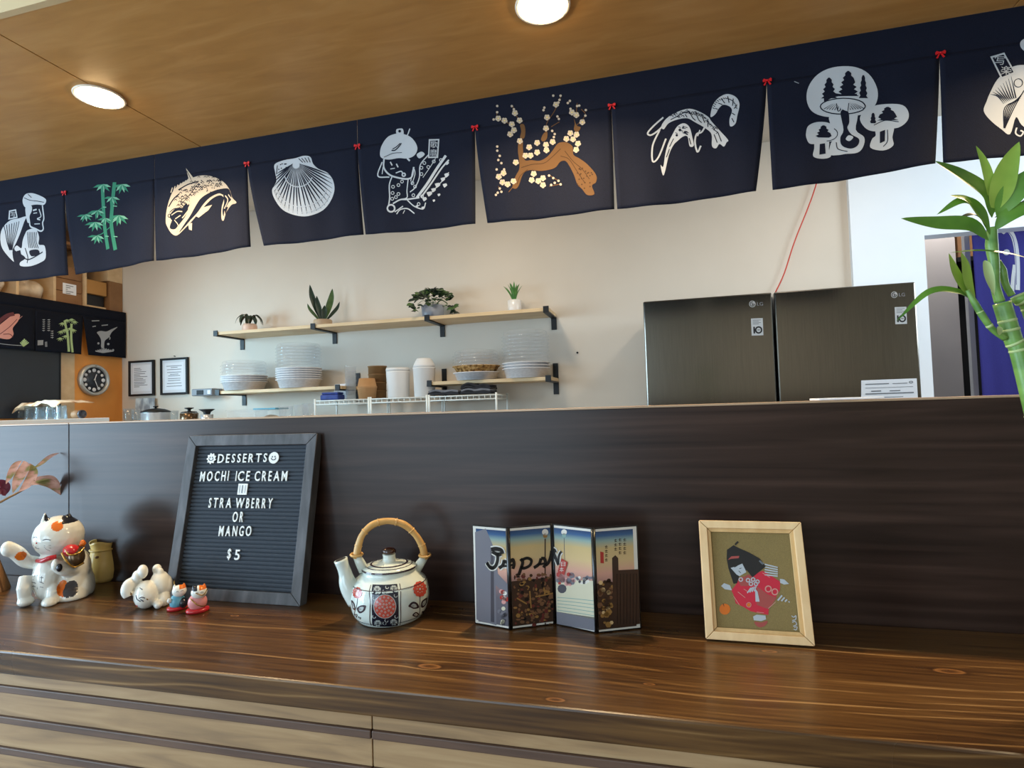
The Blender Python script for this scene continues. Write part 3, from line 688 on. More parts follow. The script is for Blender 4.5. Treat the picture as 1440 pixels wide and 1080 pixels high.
d.ring(840, 572, 20, 9, W_, cB); d.stroke([(850, 545), (890, 522), (930, 520), (1000, 512)], 8, W_, cB); d.stroke([(860, 592), (905, 558)], 6, W_, cB); d.stroke([(870, 604), (890, 578), (930, 572), (970, 600)], 6, W_, cB); d.stroke([(905, 600), (915, 580)], 4, W_, cB)
d.stroke([(985, 512), (1040, 440), (1095, 350), (1148, 275)], 15, W_, cB); d.stroke([(1010, 510), (1060, 440), (1120, 350), (1165, 300)], 9, W_, cB)
d.stroke([(945, 480), (975, 455), (1000, 400), (1005, 330), (1050, 272)], 6, W_, cB); d.stroke([(1090, 290), (1060, 340), (1020, 400)], 4, W_, cB); d.stroke([(950, 420), (965, 350), (975, 380), (955, 440)], 5, W_, cB)
for (x, y, r) in ((1152, 385, 13), (1130, 408, 12), (1100, 440, 14), (1078, 468, 12), (1055, 490, 14), (1028, 520, 12), (1142, 442, 12), (1108, 495, 8), (1080, 528, 7), (1155, 318, 10), (1020, 570, 9), (985, 560, 7)): d.dot(x, y, r, W_, cB, 1, 7, wob=.18)
d.stroke([(1165, 370), (1120, 425), (1060, 490)], 5, W_, cB); d.stroke([(930, 525), (970, 560), (1020, 575), (1035, 540)], 6, W_, cB)
d.poly([(1053, 184), (1112, 182), (1104, 288), (1048, 290)], W_, cB, 2, 0); d.poly([(1060, 192), (1104, 190), (1097, 280), (1056, 282)], K_, cB, 3, 0)
d.text('歌', 1062, 194, 1102, 232, W_, cB, 4); d.text('麿', 1060, 240, 1098, 278, W_, cB, 4)
d.build('print', [M[x] for x in PM], FL[4])
# plum branch
d = Decal(cloth_uv, on_cloth)
d.poly([(208, 525), (220, 478), (240, 438), (240, 400), (234, 350), (238, 300), (256, 298), (258, 340), (266, 392), (300, 394), (340, 398), (375, 380), (400, 352), (428, 314), (465, 308), (497, 328), (502, 368), (535, 390), (572, 420), (612, 470), (612, 505), (592, 522), (604, 562), (570, 566), (545, 537), (520, 510), (506, 470), (482, 422), (462, 398), (437, 404), (410, 434), (350, 447), (290, 442), (258, 462), (240, 512), (226, 532)], BR_, cC)
for st in ([(250, 430), (300, 415), (360, 410), (400, 380), (440, 340)], [(460, 350), (500, 400), (545, 440), (580, 490)], [(440, 375), (480, 390), (520, 450), (560, 510)], [(230, 510), (245, 470), (280, 440)]): d.stroke(st, 3, DB_, cC, 1)
for k in range(26): x = 520+random.random()*75; d.dot(x, 430+random.random()*110, 4, DB_, cC, 1, 5)
for pl in ([(244, 224), (262, 222), (270, 250), (264, 287), (244, 286), (250, 255)], [(346, 296), (358, 268), (376, 260), (374, 292), (358, 306)], [(505, 195), (518, 228), (537, 238), (520, 262), (504, 246), (508, 222)]): d.poly(pl, BR_, cC)
for st in ([(205, 222), (170, 210), (140, 195), (130, 160)], [(242, 203), (222, 172), (210, 135)], [(370, 262), (375, 215), (410, 160), (440, 90)], [(395, 235), (435, 210)], [(520, 225), (545, 200), (560, 175), (540, 150)], [(515, 175), (520, 120)], [(190, 550), (225, 505)], [(155, 550), (140, 520)], [(385, 522), (440, 510)], [(390, 470), (430, 495)]): d.stroke(st, 3.5, BR_, cC, 0)
def blossom(x, y, s=1):
    for k in range(5): a = k*2*pi/5+.3; d.dot(x+8.5*s*cos(a), y+8.5*s*sin(a), 7.6*s, CR_, cC, 2, 7)
    d.dot(x, y, 3.6*s, YL_, cC, 3, 6)
    for k in range(5): a = k*2*pi/5+.9; d.dot(x+7*s*cos(a), y+7*s*sin(a), 1.3, DB_, cC, 3, 4)
for (x, y) in ((140, 195), (170, 205), (205, 222), (242, 203), (215, 250), (197, 270), (243, 302), (220, 168), (288, 332), (327, 312), (327, 358), (270, 372), (295, 372), (370, 322), (372, 348), (402, 308), (370, 243), (418, 128), (495, 165), (516, 178), (545, 213), (487, 265), (517, 272), (468, 292), (500, 294), (524, 316), (515, 345), (224, 405), (310, 460), (300, 490), (332, 495), (355, 515), (355, 482), (142, 475), (165, 458), (160, 502), (185, 512), (213, 497), (375, 190)): blossom(x, y, .95)
for (x, y) in ((135, 135), (135, 165), (118, 200), (205, 135), (135, 330), (135, 350), (147, 375), (155, 410), (140, 395), (132, 440), (168, 440), (128, 562), (147, 532), (155, 548), (137, 552), (405, 85), (440, 85), (435, 105), (430, 118), (358, 155), (362, 143), (425, 185), (432, 197), (400, 255), (412, 270), (408, 285), (475, 120), (485, 110), (520, 135), (530, 133), (560, 182), (562, 155), (385, 470), (405, 482), (430, 495), (440, 512), (412, 505), (395, 515), (488, 148), (215, 150)): d.dot(x, y, 6.2, CR_, cC, 2, 7)
d.build('print', [M[x] for x in PM], FL[5])
# prawns
d = Decal(cloth_uv, on_cloth)
d.poly([(952, 192), (1000, 164), (1060, 148), (1112, 163), (1152, 186), (1166, 205), (1192, 235), (1222, 268), (1248, 300), (1240, 310), (1227, 330), (1206, 316), (1190, 337), (1170, 326), (1168, 270), (1140, 242), (1090, 214), (1050, 194), (1000, 200), (960, 217), (937, 245), (926, 228)], W_, cC)
for st in ([(1000, 185), (1030, 170), (1060, 160)], [(1060, 160), (1075, 190), (1090, 205)], [(1090, 165), (1105, 200), (1120, 215)], [(1120, 180), (1135, 215)], [(1150, 195), (1150, 235)], [(1040, 175), (1050, 190)], [(1180, 270), (1195, 310)], [(1200, 265), (1215, 305)], [(970, 200), (1000, 185)], [(1175, 245), (1200, 262)]): d.stroke(st, 4, K_, cC, 2)
for k in range(34):
    u = k/33; x = 975+u*220; y = 183-30*sin(u*2.2)+95*u**2.2+random.uniform(-12, 14); d.stroke([(x-6, y), (x+2, y-5), (x+8, y+4)], 3.2, K_, cC, 2)
for k in range(16): a_ = 3.3+k*.19; x = 1232+55*cos(a_); y = 150+55*sin(a_); d.stroke([(x-5, y), (x+5, y+6)], 3.4, K_, cC, 2)
for k in range(12): x = 1010+random.uniform(-22, 50); y = 255+random.uniform(-25, 20); d.stroke([(x-6, y), (x+5, y+4)], 3.4, K_, cC, 2)
d.stroke([(935, 188), (890, 228), (860, 264), (876, 274), (912, 250), (942, 218)], 8, W_, cC); d.stroke([(918, 248), (884, 325), (884, 400), (912, 380), (948, 290)], 8, W_, cC)
d.stroke([(1150, 205), (1122, 258), (1096, 270), (1088, 310), (1100, 356), (1116, 326)], 8, W_, cC); d.stroke([(1112, 250), (1100, 280)], 6, W_, cC)
d.poly([(1163, 185), (1174, 130), (1205, 92), (1245, 77), (1286, 94), (1302, 130), (1292, 180), (1282, 222), (1258, 234), (1254, 200), (1266, 160), (1255, 138), (1225, 128), (1203, 145), (1187, 172)], W_, cC)
for st in ([(1200, 120), (1220, 128)], [(1215, 100), (1232, 122)], [(1245, 88), (1252, 120)], [(1272, 100), (1268, 135)], [(1290, 130), (1275, 150)], [(1265, 170), (1280, 180)], [(1265, 195), (1275, 215)], [(1185, 145), (1198, 150)]): d.stroke(st, 4, K_, cC, 2)
d.poly([(935, 425), (945, 362), (960, 310), (985, 260), (1005, 230), (1035, 218), (1062, 238), (1076, 290), (1082, 326), (1062, 328), (1052, 282), (1030, 282), (1004, 302), (984, 322), (962, 370), (942, 455), (932, 464), (922, 418)], W_, cC)
for (x, y, r) in ((1015, 250, 7), (1040, 262, 7), (1000, 275, 6), (1030, 240, 5)): d.dot(x, y, r, K_, cC, 2)
for st in ([(985, 290), (965, 330)], [(965, 340), (950, 380)], [(1060, 290), (1068, 320)]): d.stroke(st, 4, K_, cC, 2)
d.build('print', [M[x] for x in PM], FL[6])
# mushrooms
d = Decal(cloth_uv, on_cloth)
d.poly([(282, 380), (292, 310), (340, 245), (420, 208), (530, 205), (610, 240), (655, 310), (660, 375), (630, 430), (575, 460), (480, 470), (380, 468), (310, 440)], W_, cD)
d.ring(475, 415, 120, 6, K_, cD, 2, ry=42)
d.poly([(405, 455), (545, 448), (543, 540), (588, 580), (583, 630), (552, 662), (490, 667), (452, 672), (405, 668), (412, 610), (430, 575)], W_, cD)
for x in range(375, 590, 14): d.stroke([(x, 440-abs(x-475)*.12), (475+(x-475)*.55, 400)], 4, K_, cD, 2, taper=1)
d.poly([(440, 395), (510, 392), (505, 440), (470, 430)], W_, cD, 3); d.stroke([(440, 400), (448, 440), (465, 432)], 4, K_, cD, 4); d.stroke([(505, 400), (500, 440)], 4, K_, cD, 4)
def jag(x0_, x1_, yt, yb, n): 
    L = []; R = []
    for k in range(n+1):
        s = k/n; hw = (x1_-x0_)/2*s; c = (x0_+x1_)/2
        hw = (x1_-x0_)/2*s**.6
        L.append((c-hw*(1 if k % 2 else .6)-4, yt+(yb-yt)*s)); R.append((c+hw*(1 if k % 2 else .6)+4, yt+(yb-yt)*s))
    return L+R[::-1]
for a in ((362, 440, 262, 372, 9), (448, 556, 228, 362, 11), (562, 604, 250, 372, 9), (478, 530, 232, 350, 9)): d.poly(jag(*a), K_, cD, 2, 0)
d.poly([(372, 350), (430, 345), (470, 352), (550, 350), (545, 362), (470, 358), (420, 368), (375, 392)], K_, cD, 2, 0)
d.poly([(462, 445), (500, 440), (508, 500), (498, 530), (520, 565), (560, 590), (552, 625), (515, 640), (470, 622), (462, 580), (478, 540)], K_, cD, 2)
d.poly([(505, 570), (530, 580), (510, 600), (490, 590)], W_, cD, 3); d.stroke([(440, 605), (450, 640), (500, 655)], 4, K_, cD, 3)
d.poly([(278, 560), (290, 520), (335, 498), (395, 500), (440, 528), (452, 565), (435, 595), (390, 602), (345, 612), (300, 615), (282, 590)], W_, cD)
d.poly([(330, 600), (398, 596), (402, 640), (412, 680), (362, 693), (317, 682), (322, 640)], W_, cD)
d.poly(jag(330, 415, 515, 580, 8), K_, cD, 2, 0); d.poly([(352, 615), (380, 610), (384, 665), (350, 672)], K_, cD, 2, 0); d.ring(385, 560, 62, 4, K_, cD, 2, ry=38, a0=-.8, a1=1.5)
d.poly([(566, 490), (580, 450), (640, 412), (720, 402), (790, 412), (820, 450), (815, 495), (770, 530), (700, 535), (650, 548), (600, 535)], W_, cD)
d.poly([(655, 535), (742, 518), (738, 580), (742, 625), (690, 650), (622, 636), (630, 590), (650, 570)], W_, cD)
d.poly(jag(660, 765, 418, 490, 9), K_, cD, 2, 0); d.poly(jag(622, 650, 450, 505, 6), K_, cD, 2, 0); d.poly([(672, 550), (700, 540), (698, 600), (672, 612)], K_, cD, 2, 0); d.stroke([(640, 515), (700, 490), (770, 500)], 4, K_, cD, 2); d.stroke([(712, 540), (712, 600), (690, 630)], 4, K_, cD, 2)
d.stroke([(215, 283), (240, 293)], 4, GY_, cD)
d.build('print', [M[x] for x in PM], FL[7])
# kimono figure cut by the picture edge
d = Decal(cloth_uv, on_cloth)
d.poly([(1224, 440), (1240, 390), (1256, 350), (1300, 270), (1370, 208), (1440, 195), (1520, 215), (1600, 300), (1640, 420), (1560, 520), (1480, 540), (1430, 510), (1400, 470), (1370, 560), (1320, 535), (1260, 490)], W_, cD)
for k in range(9): d.stroke([(1260+k*14, 350-k*12), (1300+k*12, 360), (1335+k*8, 400-k*4)], 6, K_, cD, 2, taper=2)
for k in range(6): d.stroke([(1440-k*5, 330+k*10), (1390-k*10, 420), (1340-k*4+k*3, 530)], 5, K_, cD, 2)
for k in range(6): d.stroke([(1470+k*24, 240), (1500+k*20, 340), (1490+k*16, 460)], 6, K_, cD, 2)
d.ring(1410, 290, 22, 4, K_, cD, 2); d.stroke([(1405, 525), (1400, 555), (1425, 570), (1440, 550), (1425, 540)], 8, W_, cD)
d.poly([(1260, 150), (1335, 128), (1396, 238), (1320, 270)], W_, cD, 3, 0); d.poly([(1272, 156), (1331, 139), (1384, 233), (1324, 258)], K_, cD, 4, 0)
d.text('写', 1284, 150, 1340, 194, W_, cD, 5); d.text('楽', 1316, 200, 1374, 246, W_, cD, 5)
d.poly([(1418, 85), (1430, 62), (1470, 50), (1520, 60), (1540, 100), (1510, 140), (1460, 130), (1430, 112)], W_, cD); d.stroke([(1440, 95), (1470, 85), (1500, 100)], 5, K_, cD, 2)
d.build('print', [M[x] for x in PM], FL[8])

# ================================================================== KITCHEN BEHIND THE PARTITION
# work shelf carrying racks, cups and pans
TZ = .300
t = thing('work_shelf', 'stainless work shelf along the back wall, mostly hidden behind the partition', 'shelf', (-1.8, 2.0, ZF))
b = BM(); box(b, (-3.40, 1.74, TZ-.03), (-.12, 2.29, TZ), .003); obj('tabletop', b, 'badge', t)
for x in (-3.3, -1.8, -.25):
    for y in (1.80, 2.22): b = BM(); box(b, (x, y, ZF), (x+.035, y+.035, TZ-.03)); obj('leg', b, 'badge', t)
# wall shelves
def wall_shelf(label, xa, xb, z, brackets, yf=2.05, th=.020, up=False):
    t = thing('wall_shelf', label, 'shelf', ((xa+xb)/2, 2.3, z), 0, 'bracketed wooden wall shelves')
    joints = [xa] + [x for x in brackets[1:-1] if len(brackets) > 3 and x == brackets[2]] + [xb]
    for p, q in zip(joints, joints[1:]):
        b = BM(); box(b, (p+.0008, yf+.006, z-th), (q-.0008, 2.299, z), .0015); obj('board', b, 'shelf_wood', t)
    for x in brackets:
        b = BM()
        box(b, (x-.016, yf, z-th-.008), (x+.016, 2.299, z-th), .001)          # arm under the board
        box(b, (x-.016, yf-.002, z-th-.008), (x+.016, yf+.004, z+.008), .001)  # front lip
        if up: box(b, (x-.016, 2.293, z), (x+.016, 2.2995, z+.09), .001)
        box(b, (x-.016, 2.293, z-th-.075), (x+.016, 2.2995, z-th), .001)       # wall leg
        obj('bracket', b, 'black_metal', t)
    return t
SHZ = .912
wall_shelf('long upper wall shelf with four black brackets carrying four potted plants', -2.79, -.565, SHZ, (-2.765, -2.048, -1.290, -.581))
wall_shelf('short lower wall shelf on the left, under the snake plant, with two bowl stacks', -2.77, -1.86, .527, (-2.755, -1.885), up=True)
wall_shelf('short lower wall shelf on the right, next to the refrigerator, with two bowl stacks', -1.30, -.565, .527, (-1.286, -.581), up=True)

# stacked takeaway bowls and clear lids
def bowl_bm(r, h, rb):
    b = BM(); lathe(b, [(0, 0), (rb-.006, 0), (rb-.002, .003), (r-.006, h-.004), (r+.003, h-.004), (r+.003, h), (r-.005, h), (rb, .005), (0, .004)], seg=40); return b
def lid_bm(r, h):
    b = BM(); pr = [(r+.002, 0), (r+.003, .004), (r-.004, .007), (r-.010, h-.006), (r-.016, h), (r*.8, h), (r*.78, h-.004), (0, h-.004)]
    lathe(b, pr, seg=40)
    for k, v in enumerate(b.verts):
        a = atan2(v.co.y, v.co.x); rr = (v.co.x**2+v.co.y**2)**.5
        if .008 < v.co.z < h-.001 and rr > .05: v.co.x *= 1+.012*sin(a*14); v.co.y *= 1+.012*sin(a*14)
    return b
PROTO = {}
ORD = ('lowest', 'second', 'third', 'fourth', 'fifth', 'sixth', 'seventh', 'eighth')
def nth(k, n): return 'topmost' if k == n-1 else ORD[k]+('' if k == 0 else ' from bottom')
def stack(x, y, z, r, nb, nl, where, bp=.017, lp=.020, hb=.055, kraft=False, hl=.035):
    zz = z
    for k in range(nb):
        key = ('bowl', r, hb)
        lb = nth(k, nb)+' white takeaway bowl in the stack ' + where
        g = 'white bowls ' + where
        if kraft and k == nb-1: 
            o = obj('takeaway_bowl', bowl_bm(r+.004, .055, r*.80), 'wicker', origin=(0, 0, 0)); o.location = (x, y, z+.028)
            tag(o, 'brown woven-look bowl between white bowl and clear lids ' + where, 'bowl'); zz = z+.0835; continue
        if key not in PROTO: o = PROTO[key] = obj('takeaway_bowl', bowl_bm(r, hb, r*.86), 'bowl_white', origin=(0, 0, 0))
        else: o = PROTO[key].copy(); COL.objects.link(o)
        o.location = (x, y, zz); tag(o, lb, 'bowl', g); zz += bp
    zz += hb-bp+.0005 if not kraft else 0
    for k in range(nl):
        key = ('lid', r, hl)
        if key not in PROTO: o = PROTO[key] = obj('clear_dome', lid_bm(r, hl), 'clear', origin=(0, 0, 0))
        else: o = PROTO[key].copy(); COL.objects.link(o)
        o.location = (x, y, zz); tag(o, nth(k, nl)+' clear dome cover in the stack ' + where, 'cover', 'clear domes ' + where); zz += lp
M['wicker'] = nmat('brown_woven_paper', [(.38, '#6e4a22'), (.5, '#b98c4e'), (.62, '#d9b67c')], (60, 60, 60), 3, .7, .4)
def cxy(px, y=2.14): return atY(px, 530, y).x
stack(cxy(343), 2.145, .528, .140, 4, 4, 'on the left lower shelf, left end', bp=.013, lp=.020)
stack(cxy(420), 2.145, .528, .138, 6, 7, 'on the left lower shelf, right end', bp=.014, lp=.020)
stack(cxy(670), 2.145, .528, .135, 2, 4, 'on the right lower shelf, left end', bp=.016, lp=.018, hb=.045, kraft=True)
stack(cxy(740), 2.145, .528, .135, 3, 8, 'on the right lower shelf, right end', bp=.016, lp=.021)

# potted plants on the upper shelf
def pot_plant(px, y, label):
    p = V((atY(px, 450, y).x, y, SHZ+.0003)); r = (p-CAM).normalized(); 
    return thing('potted_plant', label, 'plant', p, atan2(-r.x, r.y)*1.0, 'plants on the upper wall shelf')
t = pot_plant(351, 2.17, 'small plant with drooping dark leaves in a blush pot, upper shelf left end')
b = BM(); lathe(b, [(0, 0), (.038, 0), (.046, .012), (.046, .045), (.040, .055), (.036, .055), (.038, .045), (0, .045)], seg=28); obj('pot', b, 'blush_pot', t, True)
for k in range(9):
    a = k*2*pi/9+.4; ln = .055+.02*random.random(); e = .7+.4*random.random()
    b = BM(); leaf(b, [(0, 0, .05), (cos(a)*ln*.45, sin(a)*ln*.45, .05+ln*e), (cos(a)*ln, sin(a)*ln, .045+ln*.75*e), (cos(a)*ln*1.25, sin(a)*ln*1.25, .035+ln*.25)], .03, (0, 0, 1), 5); obj('leaf', b, 'leaf_dark', t, True)
t = pot_plant(454, 2.17, 'snake plant with tall upright pointed leaves in a pale wooden pot')
b = BM(); lathe(b, [(0, 0), (.055, 0), (.058, .008), (.058, .040), (.054, .046), (.050, .046), (.050, .038), (0, .038)], seg=32); obj('pot', b, 'pot_wood', t, True)
for (dx, tz, w_, lean, y_) in ((-.075, .235, .036, .01, 0), (.062, .215, .040, 0, .005), (-.035, .16, .034, 0, -.02), (.012, .10, .036, 0, -.025), (-.092, .115, .020, 0, .01), (.105, .13, .022, 0, 0)):
    b = BM(); leaf(b, [(dx*.12, y_, .035), (dx*.5, y_, .035+tz*.35), (dx*.85, y_, .035+tz*.7), (dx, y_-.01, .035+tz)], w_, (0, -1, .1), 6, fold=.35, peak=.5); obj('leaf', b, 'leaf_dark' if y_ <= 0 else 'leaf_mid', t, True)
t = pot_plant(609, 2.15, 'bushy trailing leafy plant in a grey pot on the upper shelf')
b = BM(); lathe(b, [(0, 0), (.058, 0), (.062, .006), (.070, .075), (.064, .075), (.060, .066), (0, .066)], seg=32); obj('pot', b, 'grey_pot', t, True)
rnd = random.Random(3)
b = BM()
for k in range(150):
    a = rnd.random()*2*pi; rr = .02+.105*rnd.random()**.7; z = .090+.065*(1-(rr/.13)**2)+.02*rnd.random()
    if rr > .10 and rnd.random() < .6: z -= .03+.05*rnd.random(); rr += .015
    if sin(a) > .2 and rr > .115: rr = .115
    c = V((cos(a)*rr*1.12, sin(a)*rr*.95, max(z, .012)))
    dv = V((cos(a)*.8+rnd.uniform(-.4, .4), sin(a)*.8+rnd.uniform(-.4, .4), rnd.uniform(-.3, .5))).normalized()*.038
    leaf(b, [c-dv*.5, c+V((0, 0, .005)), c+dv*.6], .034, (0, -.8, 1), 2, .15, .5, mi=k % 2)
o = obj('foliage', b, ['leaf_mid', 'leaf_dark'], t, True); o['kind'] = 'stuff'
b = BM()
for k in range(14):
    a = rnd.random()*2*pi; tube(b, spline([(0, 0, .06), (cos(a)*.05, sin(a)*.05, .11), (cos(a)*.09, sin(a)*.08, .09)], 4), .0015, 5)
obj('stems', b, 'leaf_mid', t, True)
t = pot_plant(724, 2.16, 'spiky green succulent in a shiny white pot, upper shelf right end')
b = BM(); lathe(b, [(0, 0), (.036, 0), (.039, .004), (.040, .072), (.036, .074), (.035, .066), (0, .064)], seg=28); obj('pot', b, 'silver_pot', t, True)
for k in range(13):
    a = k*2.4; tl = .25+.75*(k/13); ln = .115-.03*tl+.015*random.random()
    b = BM(); leaf(b, [(cos(a)*.006, sin(a)*.006, .062), (cos(a)*.036*tl, sin(a)*.036*tl, .062+ln*.55), (cos(a)*.075*tl, sin(a)*.075*tl, .062+ln)], .019, (cos(a)*-.6, sin(a)*-.6, .8), 5, .5, .3); obj('leaf', b, 'leaf_aloe', t, True)

# wire racks on the work shelf
RT_ = .437
def rack(xa, xb, label, y0=1.98, y1=2.22):
    t = thing('wire_rack', label, 'rack', ((xa+xb)/2, y0, TZ), 0, 'white wire racks on the work shelf')
    b = BM()
    for z in (RT_, RT_-.022):
        tube(b, [(xa, y0, z), (xb, y0, z)], .0035, 6); tube(b, [(xa, y1, z), (xb, y1, z)], .0035, 6); tube(b, [(xa, y0, z), (xa, y1, z)], .0035, 6); tube(b, [(xb, y0, z), (xb, y1, z)], .0035, 6)
    n = int((xb-xa)/.032)
    for k in range(n+1):
        x = xa+(xb-xa)*k/n
        tube(b, [(x, y0, RT_-.022), (x, y0, RT_), (x, y1, RT_), (x, y1, RT_-.022)], .0022, 5)
    obj('wire_deck', b, 'rack', t)
    for x in (xa, xb):
        for y in (y0, y1): b = BM(); tube(b, [(x, y, TZ+.0005), (x, y, RT_+.012)], .006, 8); obj('leg', b, 'rack', t)
    return t
r0, r1, r2, r3 = (atY(px, 565, 1.98).x for px in (443, 521, 603, 698))
rack(r0, r1-.012, 'white wire rack with the blue packet and kraft bowl on it')
rack(r1+.002, r2-.012, 'white wire rack under the plain white cup stacks')
rack(r2+.002, r3, 'white wire rack under the folded black cloths')
RZ = RT_+.0036
# things on the racks
def cupstack(px, y, r0_, r1_, h, n, m, label, seg=32, dome=0, z=RZ):
    x = atY(px, 540, y).x
    b = BM()
    pr = [(0, 0), (r0_, 0)]
    for k in range(n+1):
        s = k/max(n, 1); r = r0_+(r1_-r0_)*s; zz = h*s
        pr += [(r, zz-.001 if k else .002), (r+.0022, zz+.001), (r+.0022, zz+.004), (r-.0004, zz+.005)] if n > 1 else [(r, zz)]
    if dome: pr += [(r1_*.97, h+.01), (r1_*.72, h+dome), (r1_*.6, h+dome+.004), (0, h+dome+.004)]
    else: pr += [(r1_-.003, h+.006), (r1_-.006, h-.004 if n > 1 else h-.002), (0, h-.006)]
    lathe(b, pr, seg=seg)
    return x, b
def top_obj(name, bm, mats, origin, label, cat, group=None):
    o = obj(name, bm, mats); o.location = V(origin); ROOT[o.name] = Matrix.Translation(V(origin)); return tag(o, label, cat, group)
x, b = cupstack(515, 2.03, .040, .056, .070, 1, 'kraft', ''); 
t = thing('kraft_bowl', 'short kraft paper bowls stacked mouth to mouth at the front of the rack', 'bowl', (x, 2.04, RZ))
b = BM(); lathe(b, [(0, 0), (.050, 0), (.057, .062), (.059, .064), (.059, .068), (0, .068)], seg=32); obj('lower_bowl', b, 'kraft', t, True)
b = BM(); lathe(b, [(0, .0685), (.059, .0685), (.059, .073), (.056, .075), (.046, .122), (0, .122)], seg=32); obj('upper_bowl', b, 'kraft', t, True)
x = atY(531, 540, 2.15).x
t = thing('kraft_tub', 'tall dark kraft paper tub stack behind the short kraft bowls', 'tub', (x, 2.15, RZ))
for k in range(4): b = BM(); lathe(b, [(0, .002+.05*k), (.051+k*.0012, .002+.05*k), (.052+k*.0012, .046+.05*k), (.055+k*.0012, .047+.05*k), (.055+k*.0012, .0515+.05*k), (0, .0515+.05*k)], seg=32); obj('tub', b, 'dkraft', t, True)
x = atY(560, 540, 2.09).x
t = thing('white_tub', 'plain white paper tub standing between kraft tubs and domed cups', 'tub', (x, 2.09, RZ))
b = BM(); lathe(b, [(0, 0), (.062, 0), (.064, .004), (.070, .150), (.070, .160), (0, .160)], seg=40); obj('body', b, 'white_paper', t, True)
b = BM(); lathe(b, [(0, .1605), (.071, .1605), (.0715, .168), (.069, .178), (0, .180)], seg=40); obj('rim_lid', b, 'white_paper', t, True)
x = atY(597, 540, 2.10).x
t = thing('white_cup_column', 'tall white cup column with a rounded top beside the right lower shelf', 'cup', (x, 2.10, RZ))
b = BM(); lathe(b, [(0, 0), (.058, 0), (.061, .004), (.066, .165), (.068, .168), (.068, .174), (0, .174)], seg=40); obj('lower_cups', b, 'white_paper', t, True)
b = BM(); lathe(b, [(0, .1745), (.066, .1745), (.062, .19), (.046, .222), (.042, .228), (0, .229)], seg=40); obj('top_cup', b, 'white_paper', t, True)
x = atY(492, 540, 2.12).x
pr0 = None
for k in range(5):
    b = BM(); lathe(b, [(0, .003), (.028, 0), (.034, .088), (.037, .09), (.037, .094), (.033, .094), (.028, .006), (0, .004)], seg=24)
    o = top_obj('clear_cup', b, 'clear', (x, 2.13, RZ+.0002+.028*k), nth(k, 5)+' clear cup nested in the column left of the kraft tubs', 'cup', 'clear cup column')
x = atY(466, 540, 2.05).x
b = BM(); box(b, (-.062, -.04, 0), (.062, .04, .034), .008); box(b, (-.055, -.035, .0345), (.058, .035, .048), .006)
top_obj('blue_packet', b, 'blue_cloth', (x, 2.06, RZ), 'blue packet lying on the leftmost wire rack', 'packet')
x = atY(480, 540, 2.17).x
b = BM(); xbox(b, (0, 0, .055), (.10, .004, .10), Matrix.Rotation(-.25, 3, 'X'), .001)
top_obj('white_card', b, 'paper', (x, 2.165, RZ), 'white card leaning behind the blue packet', 'card')
# folded cloths: layers
def cloth_pile(px0, px1, y, n, label, mats, hh=.012):
    xa, xb = atY(px0, 552, y).x, atY(px1, 552, y).x; xm = (xa+xb)/2
    t = thing('folded_cloth', label, 'cloth', (xm, y, RZ+.006), 0, 'black cloths on the rack')
    for k in range(n):
        b = BM(); L = (xb-xa)/2*(1-.04*(k % 2)); 
        pts = [(-L, .0), (-L*.5, .004*(k+1)), (0, .001), (L*.5, .005), (L, -.001)]
        top = spline([(p[0], 0, p[1]+hh*k+hh) for p in pts], 5); bot = [V((p.x, 0, hh*k+.0005)) for p in top]
        if k: bot = [V((p.x, 0, p.z-hh+.0012)) for p in top]
        ring = top+bot[::-1]
        f0 = [b.verts.new((p.x, -.09, p.z)) for p in ring]; f1 = [b.verts.new((p.x, .05, p.z)) for p in ring]
        b.faces.new(f0); b.faces.new(f1[::-1])
        for i in range(len(ring)): f = b.faces.new([f0[i], f1[i], f1[(i+1) % len(ring)], f0[(i+1) % len(ring)]]); f.smooth = True
        obj('fold', b, mats[k % len(mats)], t, True)
cloth_pile(610, 652, 2.07, 2, 'flat black and grey cloth on the left of the right wire rack', ('black_cloth', 'grey_cloth'))
cloth_pile(655, 696, 2.07, 4, 'taller pile of folded black cloth on the right of the right wire rack', ('black_cloth', 'grey_cloth', 'black_cloth', 'black_cloth'))

# clear boxes, cups, pans on the work shelf
def at_work(px, y=1.95): return V((atY(px, 575, y).x, y, TZ+.0003))
for px, h, wd in ((348, .108, .10), ):
    p = at_work(px)
    t = thing('clear_box', 'clear plastic box with loose lid at the left of the clear tubs', 'container', p)
    b = BM(); box(b, (-wd, -.06, 0), (wd, .06, h-.022), .006); obj('body', b, 'clear', t, True)
    b = BM(); box(b, (-wd-.006, -.066, h-.0215), (wd+.006, .066, h-.008), .004); obj('lid', b, 'clear', t, True)
p = at_work(381, 2.09)
t = thing('clear_box', 'clear plastic box with a pale blue lid among the tubs below the shelf', 'container', p)
b = BM(); box(b, (-.075, -.06, 0), (.075, .06, .095), .006); obj('body', b, 'clear', t, True)
b = BM(); box(b, (-.082, -.066, .0955), (.082, .066, .106), .003); obj('lid', b, 'blue_glaze', t, True)
b = BM(); ellipsoid(b, (0, 0, .035), (.06, .045, .03), sub=2); obj('contents', b, 'tan_cloth', t, True)
for px, y, h, wh in ((402, 2.0, .115, 'beside the blue-lidded box'), (424, 1.96, .118, 'standing in front, middle of three'), (435, 2.05, .125, 'touching the leftmost wire rack')):
    p = at_work(px, y); b = BM(); lathe(b, [(0, .003), (.036, 0), (.043, h-.004), (.045, h), (.041, h), (.034, .006), (0, .005)], seg=28)
    top_obj('clear_tub', b, 'clear', p, 'clear plastic tub on the work shelf '+wh, 'container', 'clear tubs by the racks')
p = at_work(219, 1.95)
t = thing('lidded_pan', 'steel pan with a black domed lid below the framed papers', 'pan', p)
